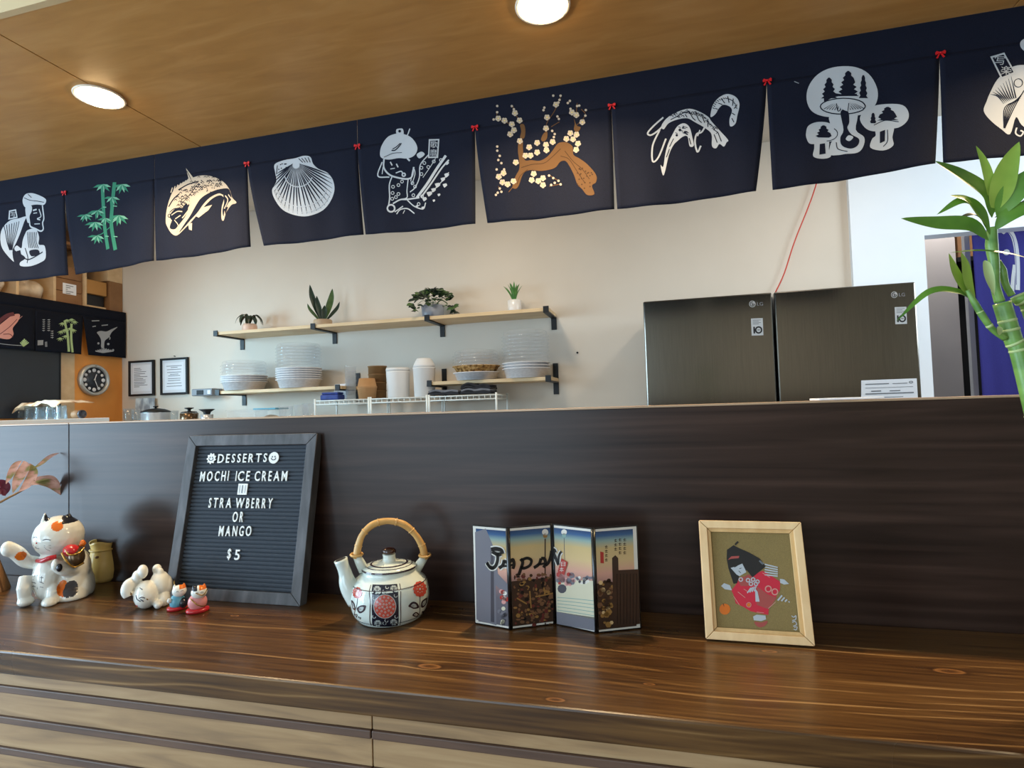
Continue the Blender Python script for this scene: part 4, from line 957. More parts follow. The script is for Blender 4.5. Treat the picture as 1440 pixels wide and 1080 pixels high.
b = BM(); lathe(b, [(0, 0), (.078, 0), (.082, .004), (.083, .098), (.085, .10), (0, .10)], seg=36); obj('body', b, 'badge', t, True)
b = BM(); lathe(b, [(0, .1005), (.086, .1005), (.084, .108), (.05, .122), (.02, .127), (0, .127)], seg=36); obj('lid', b, 'black_metal', t, True)
b = BM(); lathe(b, [(0, .127), (.006, .127), (.006, .133), (.016, .136), (.014, .143), (0, .144)], seg=20); obj('knob', b, 'black_metal', t, True)
p = at_work(266, 1.92)
t = thing('sauce_pot', 'small brown-banded pot with a black mushroom knob', 'pan', p)
b = BM(); lathe(b, [(0, 0), (.05, 0), (.052, .088), (0, .090)], seg=32); obj('body', b, 'bronze', t, True)
b = BM(); lathe(b, [(0, .0905), (.052, .0905), (.04, .098), (.010, .101), (.010, .112), (.026, .118), (.026, .123), (0, .125)], seg=28); obj('lid', b, 'black_metal', t, True)
p = at_work(291, 1.90)
t = thing('ladle_cup', 'small steel cup topped by a black funnel, at the partition edge', 'cup', p)
b = BM(); lathe(b, [(0, 0), (.035, 0), (.035, .076), (0, .077)], seg=28); obj('body', b, 'badge', t, True)
b = BM(); lathe(b, [(.018, .0775), (.022, .092), (.046, .108), (.044, .11), (0, .108)], seg=28); obj('funnel', b, 'black_metal', t, True)
for (px, y, h), wh in zip(((181, 1.92, .13), (192, 2.0, .12), (244, 2.12, .11)), ('at the wall corner', 'between corner glass and black lidded pan', 'right behind the black lidded pan')):
    p = at_work(px, y); b = BM(); lathe(b, [(0, .004), (.026, 0), (.031, h), (.029, h), (.025, .008), (0, .007)], seg=28)
    top_obj('drinking_glass', b, 'glass', p, 'clear drinking glass '+wh, 'glass', 'glasses beside the pan')
p = V((atY(203, 572, 2.27).x, 2.285, TZ+.0003))
b = BM(); xbox(b, (0, -.012, .105), (.17, .006, .21), Matrix.Rotation(-.06, 3, 'X'), .001)
top_obj('marbled_board', b, nmat('grey_marble', [(.4, '#8d98a3'), (.55, '#c9d6dc'), (.7, '#e5eef0')], (6, 6, 3), 5, .3, 0, 2.5), p, 'grey marbled board leaning on the wall below the framed papers', 'board')
# small grey device beside the left lower shelf
q0, q1 = atY(269, 548, 2.2), atY(298, 556, 2.2)
t = thing('wall_device', 'small grey boxy device fixed to the wall left of the lower shelf', 'device', ((q0.x+q1.x)/2, 2.25, q1.z))
b = BM(); box(b, (q0.x, 2.2, q1.z), (q1.x, 2.299, q0.z+.004), .006); obj('case', b, 'fridge_side', t)
b = BM(); box(b, (q0.x+.045, 2.197, q1.z+.008), (q0.x+.10, 2.1995, q0.z-.006), .002); obj('screen', b, 'ink', t)
b = BM(); box(b, (q1.x-.035, 2.197, q1.z+.010), (q1.x-.010, 2.1995, q0.z-.008), .002); obj('button', b, 'white_plastic', t)
# framed certificates
for (xa, ya, xb, yb, lb, seed) in ((181, 508, 216.5, 556, 'black-framed certificate on the back wall, next to the corner', 1), (225.5, 504.5, 264, 554, 'black-framed certificate with a hanging nail, nearer the bowl stacks', 2)):
    p, q = atY(xa, ya, 2.285), atY(xb, yb, 2.285); L_, R_, T_, B_ = p.x, q.x, p.z, q.z
    t = thing('framed_certificate', lb, 'picture frame', ((L_+R_)/2, 2.298, B_), 0, 'framed certificates')
    for (a, c) in (((L_, B_), (L_+.014, T_)), ((R_-.014, B_), (R_, T_)), ((L_+.0145, B_), (R_-.0145, B_+.014)), ((L_+.0145, T_-.014), (R_-.0145, T_))):
        b = BM(); box(b, (a[0], 2.28, a[1]), (c[0], 2.298, c[1]), .001); obj('frame_bar', b, 'black_metal', t)
    b = BM(); box(b, (L_+.012, 2.289, B_+.012), (R_-.012, 2.296, T_-.012)); obj('mount', b, 'white_plastic', t)
    b = BM(); box(b, (L_+.034, 2.2875, B_+.034), (R_-.034, 2.2888, T_-.034)); pg = obj('paper', b, 'paper', t)
    d = Decal(None, lambda u, v, h: V((u, 2.2875-h, v))); rr = random.Random(seed)
    wv = R_-L_-.09; k = 0; z = T_-.055
    while z < T_ and z > B_+.05:
        ln = wv*(rr.uniform(.35, .95)); x = L_+.045+(wv-ln)/2*(seed == 2)
        d.raw([V((x, z, 0)), V((x+ln, z, 0)), V((x+ln, z-.004, 0)), V((x, z-.004, 0))], 0); z -= rr.choice((.011, .014, .02))
    d.build('print', ['ink_grey'], pg, grid=0)
    if seed == 2: b = BM(); tube(b, [((L_+R_)/2, 2.299, T_+.012), ((L_+R_)/2, 2.285, T_+.014)], .003, 6); obj('nail', b, 'ink', t)
# screw left in the wall
b = BM(); q = atY(812, 496, 2.299); tube(b, [(q.x, 2.3, q.z), (q.x, 2.292, q.z)], .006, 8); tag(obj('screw', b, 'ink', origin=q), 'small dark screw in the back wall right of the shelves', 'screw')

# ------------------------------------------------------------------ refrigerators
def fridge(xa, xb, ztop, label, lx, sx_, logo_y, st_y):
    yf = 1.70; t = thing('refrigerator', label, 'refrigerator', ((xa+xb)/2, 2.0, ZF), 0, 'dark stainless refrigerators')
    b = BM(); box(b, (xa+.004, yf+.065, ZF+.02), (xb-.004, 2.25, ztop-.006), .006); obj('body', b, 'fridge_side', t)
    b = BM(); box(b, (xa+.012, yf+.045, ZF+.06), (xb-.012, yf+.066, ztop-.012)); obj('gasket', b, 'gasket', t)
    b = BM(); box(b, (xa, yf, .20), (xb, yf+.045, ztop), .006); dr = obj('freezer_door', b, 'steel', t)
    b = BM(); box(b, (xa, yf, ZF+.06), (xb, yf+.045, .19), .006); obj('lower_door', b, 'steel', t)
    b = BM(); box(b, (xa+.03, yf+.05, ZF), (xb-.03, 2.2, ZF+.05)); obj('plinth', b, 'gasket', t)
    # round emblem: ring with a stem and a dot
    uv = lambda px, py: (atY(px, py, yf).x, atY(px, py, yf).z); fn = lambda u, v, h: V((u, yf-h, v))
    d = Decal(uv, fn); c = (0, 0, 1)
    R_ = 4.6
    d.dot(lx, logo_y, R_, 0, c, 0, 24); d.ring(lx, logo_y, R_*.68, R_*.22, 1, c, 1, a0=.1, a1=5.0)
    d.stroke([(lx+R_*.68, logo_y+.3), (lx+.4, logo_y+.3)], R_*.22, 1, c, 1); d.stroke([(lx, logo_y-1.8), (lx, logo_y+1.6), (lx+1.2, logo_y+1.6)], R_*.2, 1, c, 1); d.dot(lx-1.6, logo_y-1.2, .55, 1, c, 1, 8)
    d.text('LG', lx+6.5, logo_y-2.6, lx+15, logo_y+2.2, 2, c, 0)
    d.build('emblem', ['badge', 'ink', 'fridge_side'], dr, grid=0)
    d = Decal(uv, fn); w_, h_ = 16.5, 24
    d.poly([(sx_, st_y), (sx_+w_, st_y-.6), (sx_+w_+1, st_y+h_-.6), (sx_+1, st_y+h_)], 0, c, 0, 0)
    for k in range(4): d.stroke([(sx_+2.5, st_y+2.2+k*1.9), (sx_+w_-2.5-(k % 2)*3, st_y+1.9+k*1.9)], .8, 2, c, 1)
    d.stroke([(sx_+4.3, st_y+11.5), (sx_+4.8, st_y+21)], 2.2, 1, c, 1); d.ring(sx_+10.8, st_y+16, 4.2, 2.2, 1, c, 1); d.stroke([(sx_+9, st_y+16), (sx_+12.6, st_y+16)], 1, 1, c, 1)
    d.build('warranty_sticker', ['sticker', 'ink', 'ink_grey'], dr, grid=0)
    return t
fx = [atY(906, 500, 1.70).x-.0, atY(1085.5, 420, 1.70).x, atY(1089, 420, 1.70).x, atY(1290, 420, 1.70).x]
zt_ = .843
fridge(fx[0]+.004, fx[1], zt_, 'left dark stainless refrigerator, beside the bowl shelves', 1058, 1056, 427.5, 448)
fridge(fx[2], fx[3]-.004, zt_, 'right dark stainless refrigerator with the notice taped on it', 1257.5, 1258, 414.5, 432)
yf = 1.6985
q = [atY(px, py, yf) for px, py in ((1211, 535), (1289, 532), (1291, 566), (1211, 569))]
cen = (q[0]+q[2])/2
b = BM(); b.faces.new([b.verts.new(p) for p in q]); r = bmesh.ops.extrude_face_region(b, geom=b.faces[:]); [setattr(v, 'co', v.co+V((0, -.001, 0))) for v in r['geom'] if isinstance(v, bmesh.types.BMVert)]
o = tag(obj('notice', b, 'paper', origin=cen), 'white printed notice taped low on the right refrigerator', 'notice')
d = Decal(lambda px, py: (atY(px, py, yf-.001).x, atY(px, py, yf-.001).z), lambda u, v, h: V((u, yf-.001-h, v))); c = (0, 0, 1)
for (a, y, e, w_) in ((1217, 540.5, 1250, 1.3), (1255, 539.4, 1276, 1.0), (1217, 545.8, 1284, .6), (1225, 550.2, 1239, 1.6), (1251, 549.6, 1266, 1.3), (1217, 554.2, 1285, 1.6), (1217, 559.5, 1270, .8)): d.stroke([(a, y), (e, y-(e-a)*.035)], w_, 0, c)
d.ring(1281, 537.3, 2.4, 1, 0, c, ry=1.3)
d.build('print', ['ink_grey'], o, grid=0)
b = BM(); q0, q1 = atY(1148, 564, .03), atY(1238, 559, .03)
box(b, (q0.x, .012, .3618), (q1.x, .075, .3655), .0008); tag(obj('paper_pad', b, 'paper', origin=((q0.x+q1.x)/2, .04, .3618)), 'thin white paper pad lying on the partition top before the refrigerators', 'paper')
# red cord from the ceiling down behind the refrigerators
b = BM(); q0, q1 = atY(1165, 180, 2.28), atY(1090, 412, 2.28)
tube(b, spline([q0, atY(1147, 262, 2.28), atY(1118, 338, 2.28), atY(1103, 384, 2.28), q1], 5), .0032, 8)
tag(obj('red_cord', b, 'cord_red', origin=q1), 'thin red cord running down the wall behind the refrigerators', 'cord')
# indigo door curtain in the doorway
yq = 2.44
pa, pb = atY(1366, 330, yq), atY(1372.5, 556, yq)
def dcy(x, z): return yq+.008*sin(x*34)+.003*sin(x*71+z*3)
t = thing('door_curtain', 'indigo curtain with a white looped print hanging in the doorway on the right', 'curtain', (2.0, yq, zh))
b = BM(); rows = []
for r in range(21):
    z = zh+.06-(zh+.06+.75)*r/20
    xa = pa.x
    rows.append([b.verts.new((xa+(2.45-xa)*c/60, dcy(xa+(2.45-xa)*c/60, z), z)) for c in range(61)])
for a, c in zip(rows, rows[1:]):
    for k in range(60): b.faces.new([a[k], a[k+1], c[k+1], c[k]]).smooth = True
o = obj('cloth', b, 'purple', t, recalc=False); md = o.modifiers.new('cloth', 'SOLIDIFY'); md.thickness = .002; md.offset = 1
d = Decal(lambda px, py: (atY(px, py, yq).x, atY(px, py, yq).z), lambda u, v, h: V((u, dcy(u, v)-h, v)))
c6 = (1230, 190, 2.843)
d.stroke([(505, 392), (525, 378), (550, 405), (565, 460), (570, 540), (568, 620)], 20, 0, c6); d.stroke([(555, 520), (548, 575), (545, 625)], 14, 0, c6); d.dot(523, 470, 12, 0, c6)
d.stroke([(528, 388), (552, 420), (562, 500), (562, 600)], 2.5, 1, c6, 2); d.stroke([(640, 390), (625, 450), (640, 560)], 18, 0, c6)
d.build('print', ['pw', 'purple'], t)
b = BM(); tube(b, [(pa.x-.02, yq+.02, zh+.05), (2.5, yq+.02, zh+.05)], .01, 10); obj('rod', b, 'badge', t)
q = atY(1357, 340, 3.1)
t = thing('brown_carton', 'brown carton glimpsed high in the dark gap beside the indigo curtain', 'box', (q.x+.05, 3.15, q.z-.1))
b = BM(); box(b, (q.x-.05, 3.08, q.z-.10), (q.x+.2, 3.27, q.z+.14), .004); obj('body', b, 'brown_wood', t)
b = BM(); box(b, (q.x-.06, 3.07, q.z-.13), (q.x+.6, 3.29, q.z-.1002), .002); obj('board', b, 'black_metal', t)

# ------------------------------------------------------------------ left wall: niche shelf, small curtain, clock, dark board
LX = XL
t = thing('niche_shelf', 'long wooden pigeonhole shelf set in the left wall above the small curtain', 'shelf', (LX-.1, 1.6, NZ))
b = BM(); box(b, (LX-.40, .78, NZ-.018), (LX+.012, YB-.002, NZ), .001); obj('bottom_board', b, 'pale_wood', t)
b = BM(); box(b, (LX-.40, .78, NZ+.40), (LX+.012, YB-.002, NZ+.42), .001); obj('top_board', b, 'brown_wood', t)
for px in (23, 75.5, 119): y = atX(px, 405, LX).y; b = BM(); box(b, (LX-.39, y-.008, NZ+.0005), (LX+.010, y+.008, NZ+.3995), .001); obj('divider', b, 'pale_wood', t)
y = atX(153, 420, LX).y; b = BM(); box(b, (LX-.39, y, NZ+.0005), (LX+.010, YB-.003, NZ+.215), .001); obj('end_panel', b, 'brown_wood', t)
b = BM(); box(b, (LX-.39, y-.016, NZ+.2155), (LX+.010, YB-.003, NZ+.3995), .001); obj('end_panel', b, 'pale_wood', t)
y0, y1 = atX(75.5, 405, LX).y+.012, atX(119, 405, LX).y-.012
t = thing('wooden_crate', 'brown wooden crate with a white paper label in the left wall niche', 'crate', (LX-.18, (y0+y1)/2, NZ))
for k in range(3): b = BM(); box(b, (LX-.02, y0, NZ+.0008+.085*k), (LX-.006, y1, NZ+.083+.085*k), .002); obj('slat', b, 'brown_wood', t)
b = BM(); box(b, (LX-.37, y0, NZ+.0008), (LX-.021, y1, NZ+.25), .002); obj('box_body', b, 'brown_wood', t)
ya, yb = atX(89, 405, LX).y, atX(108, 405, LX).y; b = BM(); za = atX(98, 399, LX).z; zb = atX(98, 414, LX).z; box(b, (LX-.0055, ya, zb), (LX-.0045, yb, za)); pl = obj('paper_label', b, 'paper', t)
d = Decal(None, lambda u, v, h: V((LX-.0045+h, u, v)))
for k in range(5): d.raw([V((ya+.02, za-.012-k*.013, 0)), V((yb-.02-(k % 3)*.02, za-.012-k*.013, 0)), V((yb-.02-(k % 3)*.02, za-.017-k*.013, 0)), V((ya+.02, za-.017-k*.013, 0))], 0)
d.build('print', ['ink_grey'], pl, grid=0)
def bag(px0, px1, label, h, seed):
    ya, yb = atX(px0, 405, LX).y, atX(px1, 405, LX).y; rr = random.Random(seed)
    b = BM(); w_ = (yb-ya)/2
    for k in range(5): ellipsoid(b, (rr.uniform(-.06, .06), rr.uniform(-.5, .5)*w_, h*(.45+rr.uniform(-.1, .25))), (.10, w_*.5, h*.42), sub=3)
    ellipsoid(b, (0, 0, h*.35), (.13, w_*.92, h*.35), sub=3)
    for v in b.verts: 
        v.co.z = max(v.co.z, .001); v.co += V((sin(v.co.y*90+seed), sin(v.co.z*110), sin(v.co.y*70+v.co.z*50)))*.004; v.co.z = max(v.co.z, .001)
    t = thing('plastic_bag', label, 'bag', (LX-.17, (ya+yb)/2, NZ+.0005))
    fuse('bag_body', b, .009, 'bag', t, smooth=2)
    b = BM(); tube(b, [(.02, 0, h*.75), (.03, .01, h*.98), (.035, .02, h*1.05)], [.03, .012, .022], 10); obj('knot', b, 'bag', t, True)
bag(2, 20, 'crumpled cloudy bag in the first bay of the left niche', .20, 1)
bag(27, 72, 'large crumpled bag of cups beside the wooden crate in the niche', .17, 2)
y0, y1 = atX(122, 420, LX).y, atX(151, 420, LX).y
t = thing('dark_tray', 'dark tray in the right bay of the left niche', 'tray', (LX-.15, (y0+y1)/2, NZ))
b = BM(); box(b, (LX-.30, y0, NZ+.001), (LX-.01, y1, NZ+.02), .002); obj('base', b, 'pale_wood', t)
b = BM(); box(b, (LX-.30, y0, NZ+.0205), (LX-.03, y1, NZ+.10), .004); obj('body', b, 'dark_panel', t)
b = BM(); box(b, (LX-.30, y0, NZ+.1008), (LX-.005, y1, NZ+.20), .004)
tag(obj('carton', b, 'card', origin=(LX-.15, (y0+y1)/2, NZ+.1008)), 'tan cardboard carton on the dark tray in the niche', 'box')
# small curtain
NX = LX+.05
def lcx(y, z): k = min(max((NZ-z)/.32, 0), 1); return NX+.006*k*sin(y*21)+.003*k*sin(y*47)
t = thing('small_noren_curtain', 'small dark curtain with lobster, bamboo and marlin prints on the left wall', 'curtain', (NX, 1.9, NZ))
luv = lambda px, py: (atX(px, py, NX).y, atX(px, py, NX).z)
hz = luv(50, 440)[1]
b = BM(); ZT = NZ-.004; ZB2 = .81; ZM = ZT-.07
def grid_panel(bm, ya, yb, ya2, yb2, z0, z1, n=16, m=14):
    g = [[None]*(n+1) for _ in range(m+1)]
    for r in range(m+1):
        for c in range(n+1):
            s = r/m; u = c/n; y = (ya+(ya2-ya)*s)*(1-u)+(yb+(yb2-yb)*s)*u; z = z0+(z1-z0)*s; g[r][c] = bm.verts.new((lcx(y, z), y, z))
    for r in range(m):
        for c in range(n): bm.faces.new([g[r][c], g[r][c+1], g[r+1][c+1], g[r+1][c]]).smooth = True
ye = YB-.012; s1, s2 = luv(49, 460)[0], luv(117, 460)[0]; s0 = 1.02
grid_panel(b, 1.31, ye, 1.31, ye, ZT, ZM, 40, 3); o = obj('header_band', b, 'navy2', t, recalc=False); o.modifiers.new('cloth', 'SOLIDIFY').thickness = .0012
lps = []
for ya, yb, ya2, yb2 in ((1.31, s1, 1.31, s1-.004), (s1, s2, s1+.004, s2-.012), (s2, ye, luv(125, 490)[0], ye)):
    b = BM(); grid_panel(b, ya, yb, ya2, yb2, ZM, ZB2); o = obj('cloth_panel', b, 'navy2', t, recalc=False); o.modifiers.new('cloth', 'SOLIDIFY').thickness = .0012; lps.append(o)
lfn = lambda u, v, h: V((lcx(u, v)+h+.0012, u, v)); c5 = (0, 370, 4.697)
d = Decal(luv, lfn)
d.poly([(-30, 440), (20, 390), (70, 350), (110, 335), (130, 345), (115, 385), (80, 430), (85, 470), (60, 500), (20, 500), (-30, 480)], 0, c5); d.stroke([(-20, 400), (40, 350), (90, 335)], 26, 1, c5, 2); d.stroke([(0, 470), (60, 420), (110, 370)], 4, 1, c5, 3)
d.stroke([(20, 470), (60, 470), (80, 490)], 5, 1, c5, 3); d.stroke([(100, 390), (145, 350)], 3, 0, c5); d.stroke([(-10, 530), (60, 540), (140, 545)], 4, 2, c5)
for k in range(7): d.stroke([(150, 550), (130+k*9, 500+abs(k-3)*8)], 7, 3, c5, 2)
d.build('print', ['ppink', 'pmaroon', 'pgrey', 'psage'], lps[0], clip=(1.312, .81, 2.3, 1.1))
d = Decal(luv, lfn)
for st in ([(440, 440), (445, 500), (450, 585)], [(468, 400), (465, 500), (472, 590)], [(425, 380), (440, 460)]): d.stroke(st, 14, 0, c5)
for (x, y) in ((440, 375), (470, 370), (490, 385), (410, 395), (425, 440), (400, 450), (395, 495), (430, 480), (480, 440), (460, 430)):
    for k in range(5): a = radians(20+k*35); d.stroke([(x, y), (x+26*cos(a), y+24*sin(a))], 9, 0, c5, 2, taper=1)
for (x, y, n) in ((290, 375, 6), (322, 375, 6), (343, 450, 4)):
    for k in range(n): d.stroke([(x-8, y+k*14), (x+9, y+k*14-2)], 4, 1, c5); d.stroke([(x, y+k*14-4), (x+3, y+k*14+6)], 3, 1, c5)
d.poly([(250, 510), (290, 508), (290, 540), (250, 543)], 1, c5, 1, 0); d.poly([(300, 520), (314, 518), (316, 552), (302, 553)], 2, c5, 1, 0)
d.build('print', ['psage', 'pgrey', 'ink_grey'], lps[1])
d = Decal(luv, lfn)
d.poly([(640, 458), (665, 448), (700, 452), (730, 438), (775, 422), (735, 455), (715, 490), (690, 515), (685, 560), (668, 555), (668, 510), (655, 480)], 0, c5); d.stroke([(690, 455), (720, 490), (718, 505)], 6, 0, c5)
for st in ([(605, 382), (655, 380)], [(610, 420), (632, 416)], [(670, 412), (710, 408)]): d.stroke(st, 6, 0, c5)
for k in range(9): d.stroke([(680, 590), (630+k*14, 560+abs(k-4)*5)], 8, 0, c5, 2)
for x, y in ((650, 530), (710, 535), (740, 575)): d.dot(x, y, 8, 0, c5, 2, 6)
d.build('print', ['pgrey'], lps[2])
# dark board under the curtain
y1 = atX(85, 540, LX+.02).y; zb_ = .38
t = thing('dark_board', 'large dark slate board on the left wall under the small curtain', 'board', (LX+.01, y1-.4, zb_))
b = BM(); box(b, (LX+.005, 1.31, .39), (LX+.022, y1-.008, NZ-.03), .001); obj('panel', b, 'dark_panel', t)
b = BM(); box(b, (LX+.005, y1-.0075, .39), (LX+.026, y1, NZ-.03), .001); obj('edge_strip', b, 'black_metal', t)
# clock
cp = atX(130, 534.5, LX); rz_ = abs(atX(130, 512, LX).z-atX(130, 557, LX).z)/2
t = thing('wall_clock', 'round silver-rimmed clock with a dark face on the orange wall', 'clock', (LX, cp.y, cp.z))
def disc(b, prof, seg=48): 
    q = BM(); lathe(q, prof, seg=seg); q.transform(Matrix.Rotation(pi/2, 4, 'Y')); merge(b, q)
R_ = rz_*.98
b = BM(); disc(b, [(R_*.78, .001), (R_, .001), (R_*1.0, .022), (R_*.93, .034), (R_*.82, .030), (R_*.80, .02), (R_*.78, .001)]); obj('rim', b, 'clock_rim', t, True)
b = BM(); disc(b, [(0, .002), (R_*.82, .002), (R_*.82, .014), (0, .014)]); obj('face', b, 'clock_face', t, True)
for k in range(12):
    a = k*pi/6; b = BM(); L_ = R_*.10 if k % 3 else R_*.13
    disc(b, [(0, .0145), (L_, .0145), (L_*.9, .017), (0, .017)], 14); b.transform(Matrix.Translation((0, sin(a)*R_*.62, cos(a)*R_*.62))); obj('hour_mark', b, 'white_plastic', t, True)
for a, L_, w_, nm in ((.35, R_*.42, .006, 'hour_hand'), (2.75, R_*.6, .0045, 'minute_hand')):
    b = BM(); xbox(b, (.0195 if nm == 'hour_hand' else .022, sin(a)*L_*.42, cos(a)*L_*.42), (.0015, w_, L_), Matrix.Rotation(-a, 3, 'X')); obj(nm, b, 'white_plastic', t, True)
b = BM(); disc(b, [(0, .018), (.007, .018), (.006, .025), (0, .025)], 16); obj('hub', b, 'clock_rim', t, True)
b = BM(); xbox(b, (.03, 0, R_*.9), (.006, .014, .006)); obj('top_mark', b, 'ink', t, True)
# side counter with covered tumblers
q = atY(125, 588, 1.60); zs_ = q.z
t = thing('side_counter', 'pale side counter along the left wall carrying towel-covered tumblers', 'counter', (LX+.3, 1.5, ZF))
b = BM(); box(b, (LX+.03, .9, zs_-.04), (q.x, 1.73, zs_), .003); obj('counter_top', b, 'white_wall', t)
b = BM(); box(b, (LX+.03, .92, ZF), (q.x-.04, 1.71, zs_-.041), .002); obj('cabinet_body', b, 'wall', t)
TY = 1.60
for k, px in enumerate((10, 26, 42, 56, 71, 86)):
    for row in (0, 1):
        p = atY(px, 575, TY+row*.085); h = .083
        b = BM(); lathe(b, [(.031, 0), (.032, .003), (.027, h-.01), (.026, h), (0, h), (0, h-.006), (.0245, h-.010), (.029, .004), (.031, 0)], seg=24)
        top_obj('tumbler', b, 'glass', (p.x, TY+row*.085, zs_+.0005), ('front' if row == 0 else 'back')+' row upturned tumbler under the towel, '+('first', 'second', 'third', 'fourth', 'fifth', 'sixth')[k]+' from the left wall', 'glass', 'tumblers under the towel')
xa, xb = max(atY(-14, 570, TY).x, XL+.075), atY(97, 570, TY).x
b = BM(); g = []
for r in range(15):
    row = []
    for c in range(40):
        x = xa-.02+(xb-xa+.012)*c/39; y = TY-.075+.24*r/14; s = c/39
        z = zs_+.1010+.003*abs(sin(s*17))+.012*max(0, sin((s-.35)*5))+.0015*sin(r*1.3+c)
        if r < 2: z -= (2-r)*.011*(1+.35*sin(s*15))
        if c < 3: z -= (3-c)*.012
        if c > 37: z -= (c-37)*.003
        row.append(b.verts.new((x, y, z)))
    g.append(row)
for r in range(14):
    for c in range(39): b.faces.new([g[r][c], g[r][c+1], g[r+1][c+1], g[r+1][c]]).smooth = True
o = obj('tea_towel', b, 'tan_cloth', origin=((xa+xb)/2, TY, zs_+.08), recalc=False); o.modifiers.new('cloth', 'SOLIDIFY').thickness = .003
tag(o, 'tan patterned tea towel draped over the upturned tumblers', 'towel')
p = atY(110, 579, 1.62)
t = thing('small_jar', 'small jar lying on its side beside the covered tumblers', 'jar', (p.x, 1.62, zs_))
b = BM(); lathe(b, [(0, 0), (.022, 0), (.024, .004), (.024, .05), (0, .052)], seg=24); b.transform(Matrix.Translation((-.03, 0, .0255)) @ Matrix.Rotation(pi/2, 4, 'Y')); obj('body', b, 'brown_wood', t, True)
b = BM(); lathe(b, [(0, 0), (.025, 0), (.025, .012), (.018, .013), (.018, .008), (0, .008)], seg=24); b.transform(Matrix.Translation((.0225, 0, .0255)) @ Matrix.Rotation(pi/2, 4, 'Y')); obj('cap', b, 'grey_glaze', t, True)

# ================================================================== ORNAMENTS ON THE COUNTERTOP
EPS = .0004
# ---------------- letter board
bl, br = atZ(226, 842, 0), atZ(424, 852, 0)
LBY = (bl.y+br.y)/2
LBX0, LBX1 = atZ(228, 842, 0).x, br.x
WID = LBX1-LBX0
tl = None; best = 9
for k in range(100):                      # depth at which the top edge spans the same width
    y = LBY + .002*k; a, c = atY(261, 613, y), atY(441, 609.5, y)
    e = abs((c.x-a.x)-WID)
    if e < best: best, tl, tr = e, a, c
HT = min(tl.z, .352); 
LEAN = atan2(min(max(tl.y-LBY, .03), -.012-LBY), HT)
lbU = V((1, 0, 0)); lbV = V((0, sin(LEAN), cos(LEAN))); lbN = V((0, -cos(LEAN), sin(LEAN)))
lbO = V((LBX0, LBY, EPS)); LH = HT/cos(LEAN)
TH = .022                                 # body depth, behind the front face
lb = thing('letter_board', 'felt letter board in a grey wood frame listing desserts, leaning on the partition', 'sign', (LBX0+WID/2, LBY, 0))
def lbp(u, v, h=0): return lbO + lbU*u + lbV*v + lbN*h + V((0, 0, 0))
lbO = lbO + lbV*0
def plate(bm, fn, u0, v0, u1, v1, h0, h1, bev=0, mi=0):
    t = BM(); box(t, (u0, v0, h0), (u1, v1, h1), bev, mi)
    for v in t.verts: v.co = fn(v.co.x, v.co.y, v.co.z)
    merge(bm, t)
def frame_bars(fn, W, H, fw, d0, d1, m, parent, bev=.0012):
    """four mitred bars"""
    for quad in (((0, 0), (W, 0), (W-fw, fw), (fw, fw)), ((W, 0), (W, H), (W-fw, H-fw), (W-fw, fw)), ((W, H), (0, H), (fw, H-fw), (W-fw, H-fw)), ((0, H), (0, 0), (fw, fw), (fw, H-fw))):
        b = BM(); c = V((sum(q[0] for q in quad)/4, sum(q[1] for q in quad)/4))
        qq = [V(q)+(c-V(q)).normalized()*.0003 for q in quad]
        prism(b, [(q.x, q.y) for q in qq], lambda u, v, d: V((u, v, d0+d)), d1-d0)
        bmesh.ops.bevel(b, geom=b.edges[:], offset=bev, segments=2, affect='EDGES', profile=.5)
        for v in b.verts: v.co = fn(v.co.x, v.co.y, v.co.z)
        obj('frame_bar', b, m, parent)
FW_ = .0225
frame_bars(lbp, WID, LH, FW_, -TH, 0, 'barnwood', lb)
b = BM(); plate(b, lbp, FW_*.8, FW_*.8, WID-FW_*.8, LH-FW_*.8, -TH+.001, -TH+.004); obj('backing', b, 'black_metal', lb)
b = BM(); n = 36; ph = (LH-2*FW_)/n
prof = []
for k in range(n):
    v0 = FW_+k*ph
    prof += [(v0, -.0125), (v0+ph*.16, -.0125), (v0+ph*.22, -.0095), (v0+ph*.5, -.0085), (v0+ph*.9, -.0095), (v0+ph*.98, -.0125)]
prof.append((LH-FW_, -.0125))
for (v0, h0), (v1, h1) in zip(prof, prof[1:]):
    f = b.faces.new([b.verts.new(lbp(u, v, h)) for u, v, h in ((FW_-.001, v0, h0), (WID-FW_+.001, v0, h0), (WID-FW_+.001, v1, h1), (FW_-.001, v1, h1))])
o = obj('felt_panel', b, 'felt', lb); o['label'] = 'dark grey ridged felt panel'
def lbuv(px, py): q = atP(px, py, lbO-lbN*.0085, lbN)-(lbO); return q.dot(lbU), q.dot(lbV)
c2 = (220, 590, 3.857)
def letter_mesh(body, u0, v0, u1, v1):
    vs, fs = glyph(body, .012); a, c = min(v[0] for v in vs), max(v[0] for v in vs); e, g = min(v[1] for v in vs), max(v[1] for v in vs)
    b = BM(); V0 = [b.verts.new((u0+(x-a)/(c-a)*(u1-u0), v0+(y-e)/(g-e)*(v1-v0), -.0082)) for x, y in vs]
    for f in fs:
        try: b.faces.new([V0[i] for i in f])
        except ValueError: pass
    r = bmesh.ops.extrude_face_region(b, geom=b.faces[:])
    for v in r['geom']:
        if isinstance(v, bmesh.types.BMVert): v.co.z += .0022
    # embolden a little
    for v in b.verts: v.co = lbp(v.co.x, v.co.y, v.co.z)
    return b
def gw(ch):
    vs, _ = glyph(ch); return max(v[0] for v in vs)-min(v[0] for v in vs)
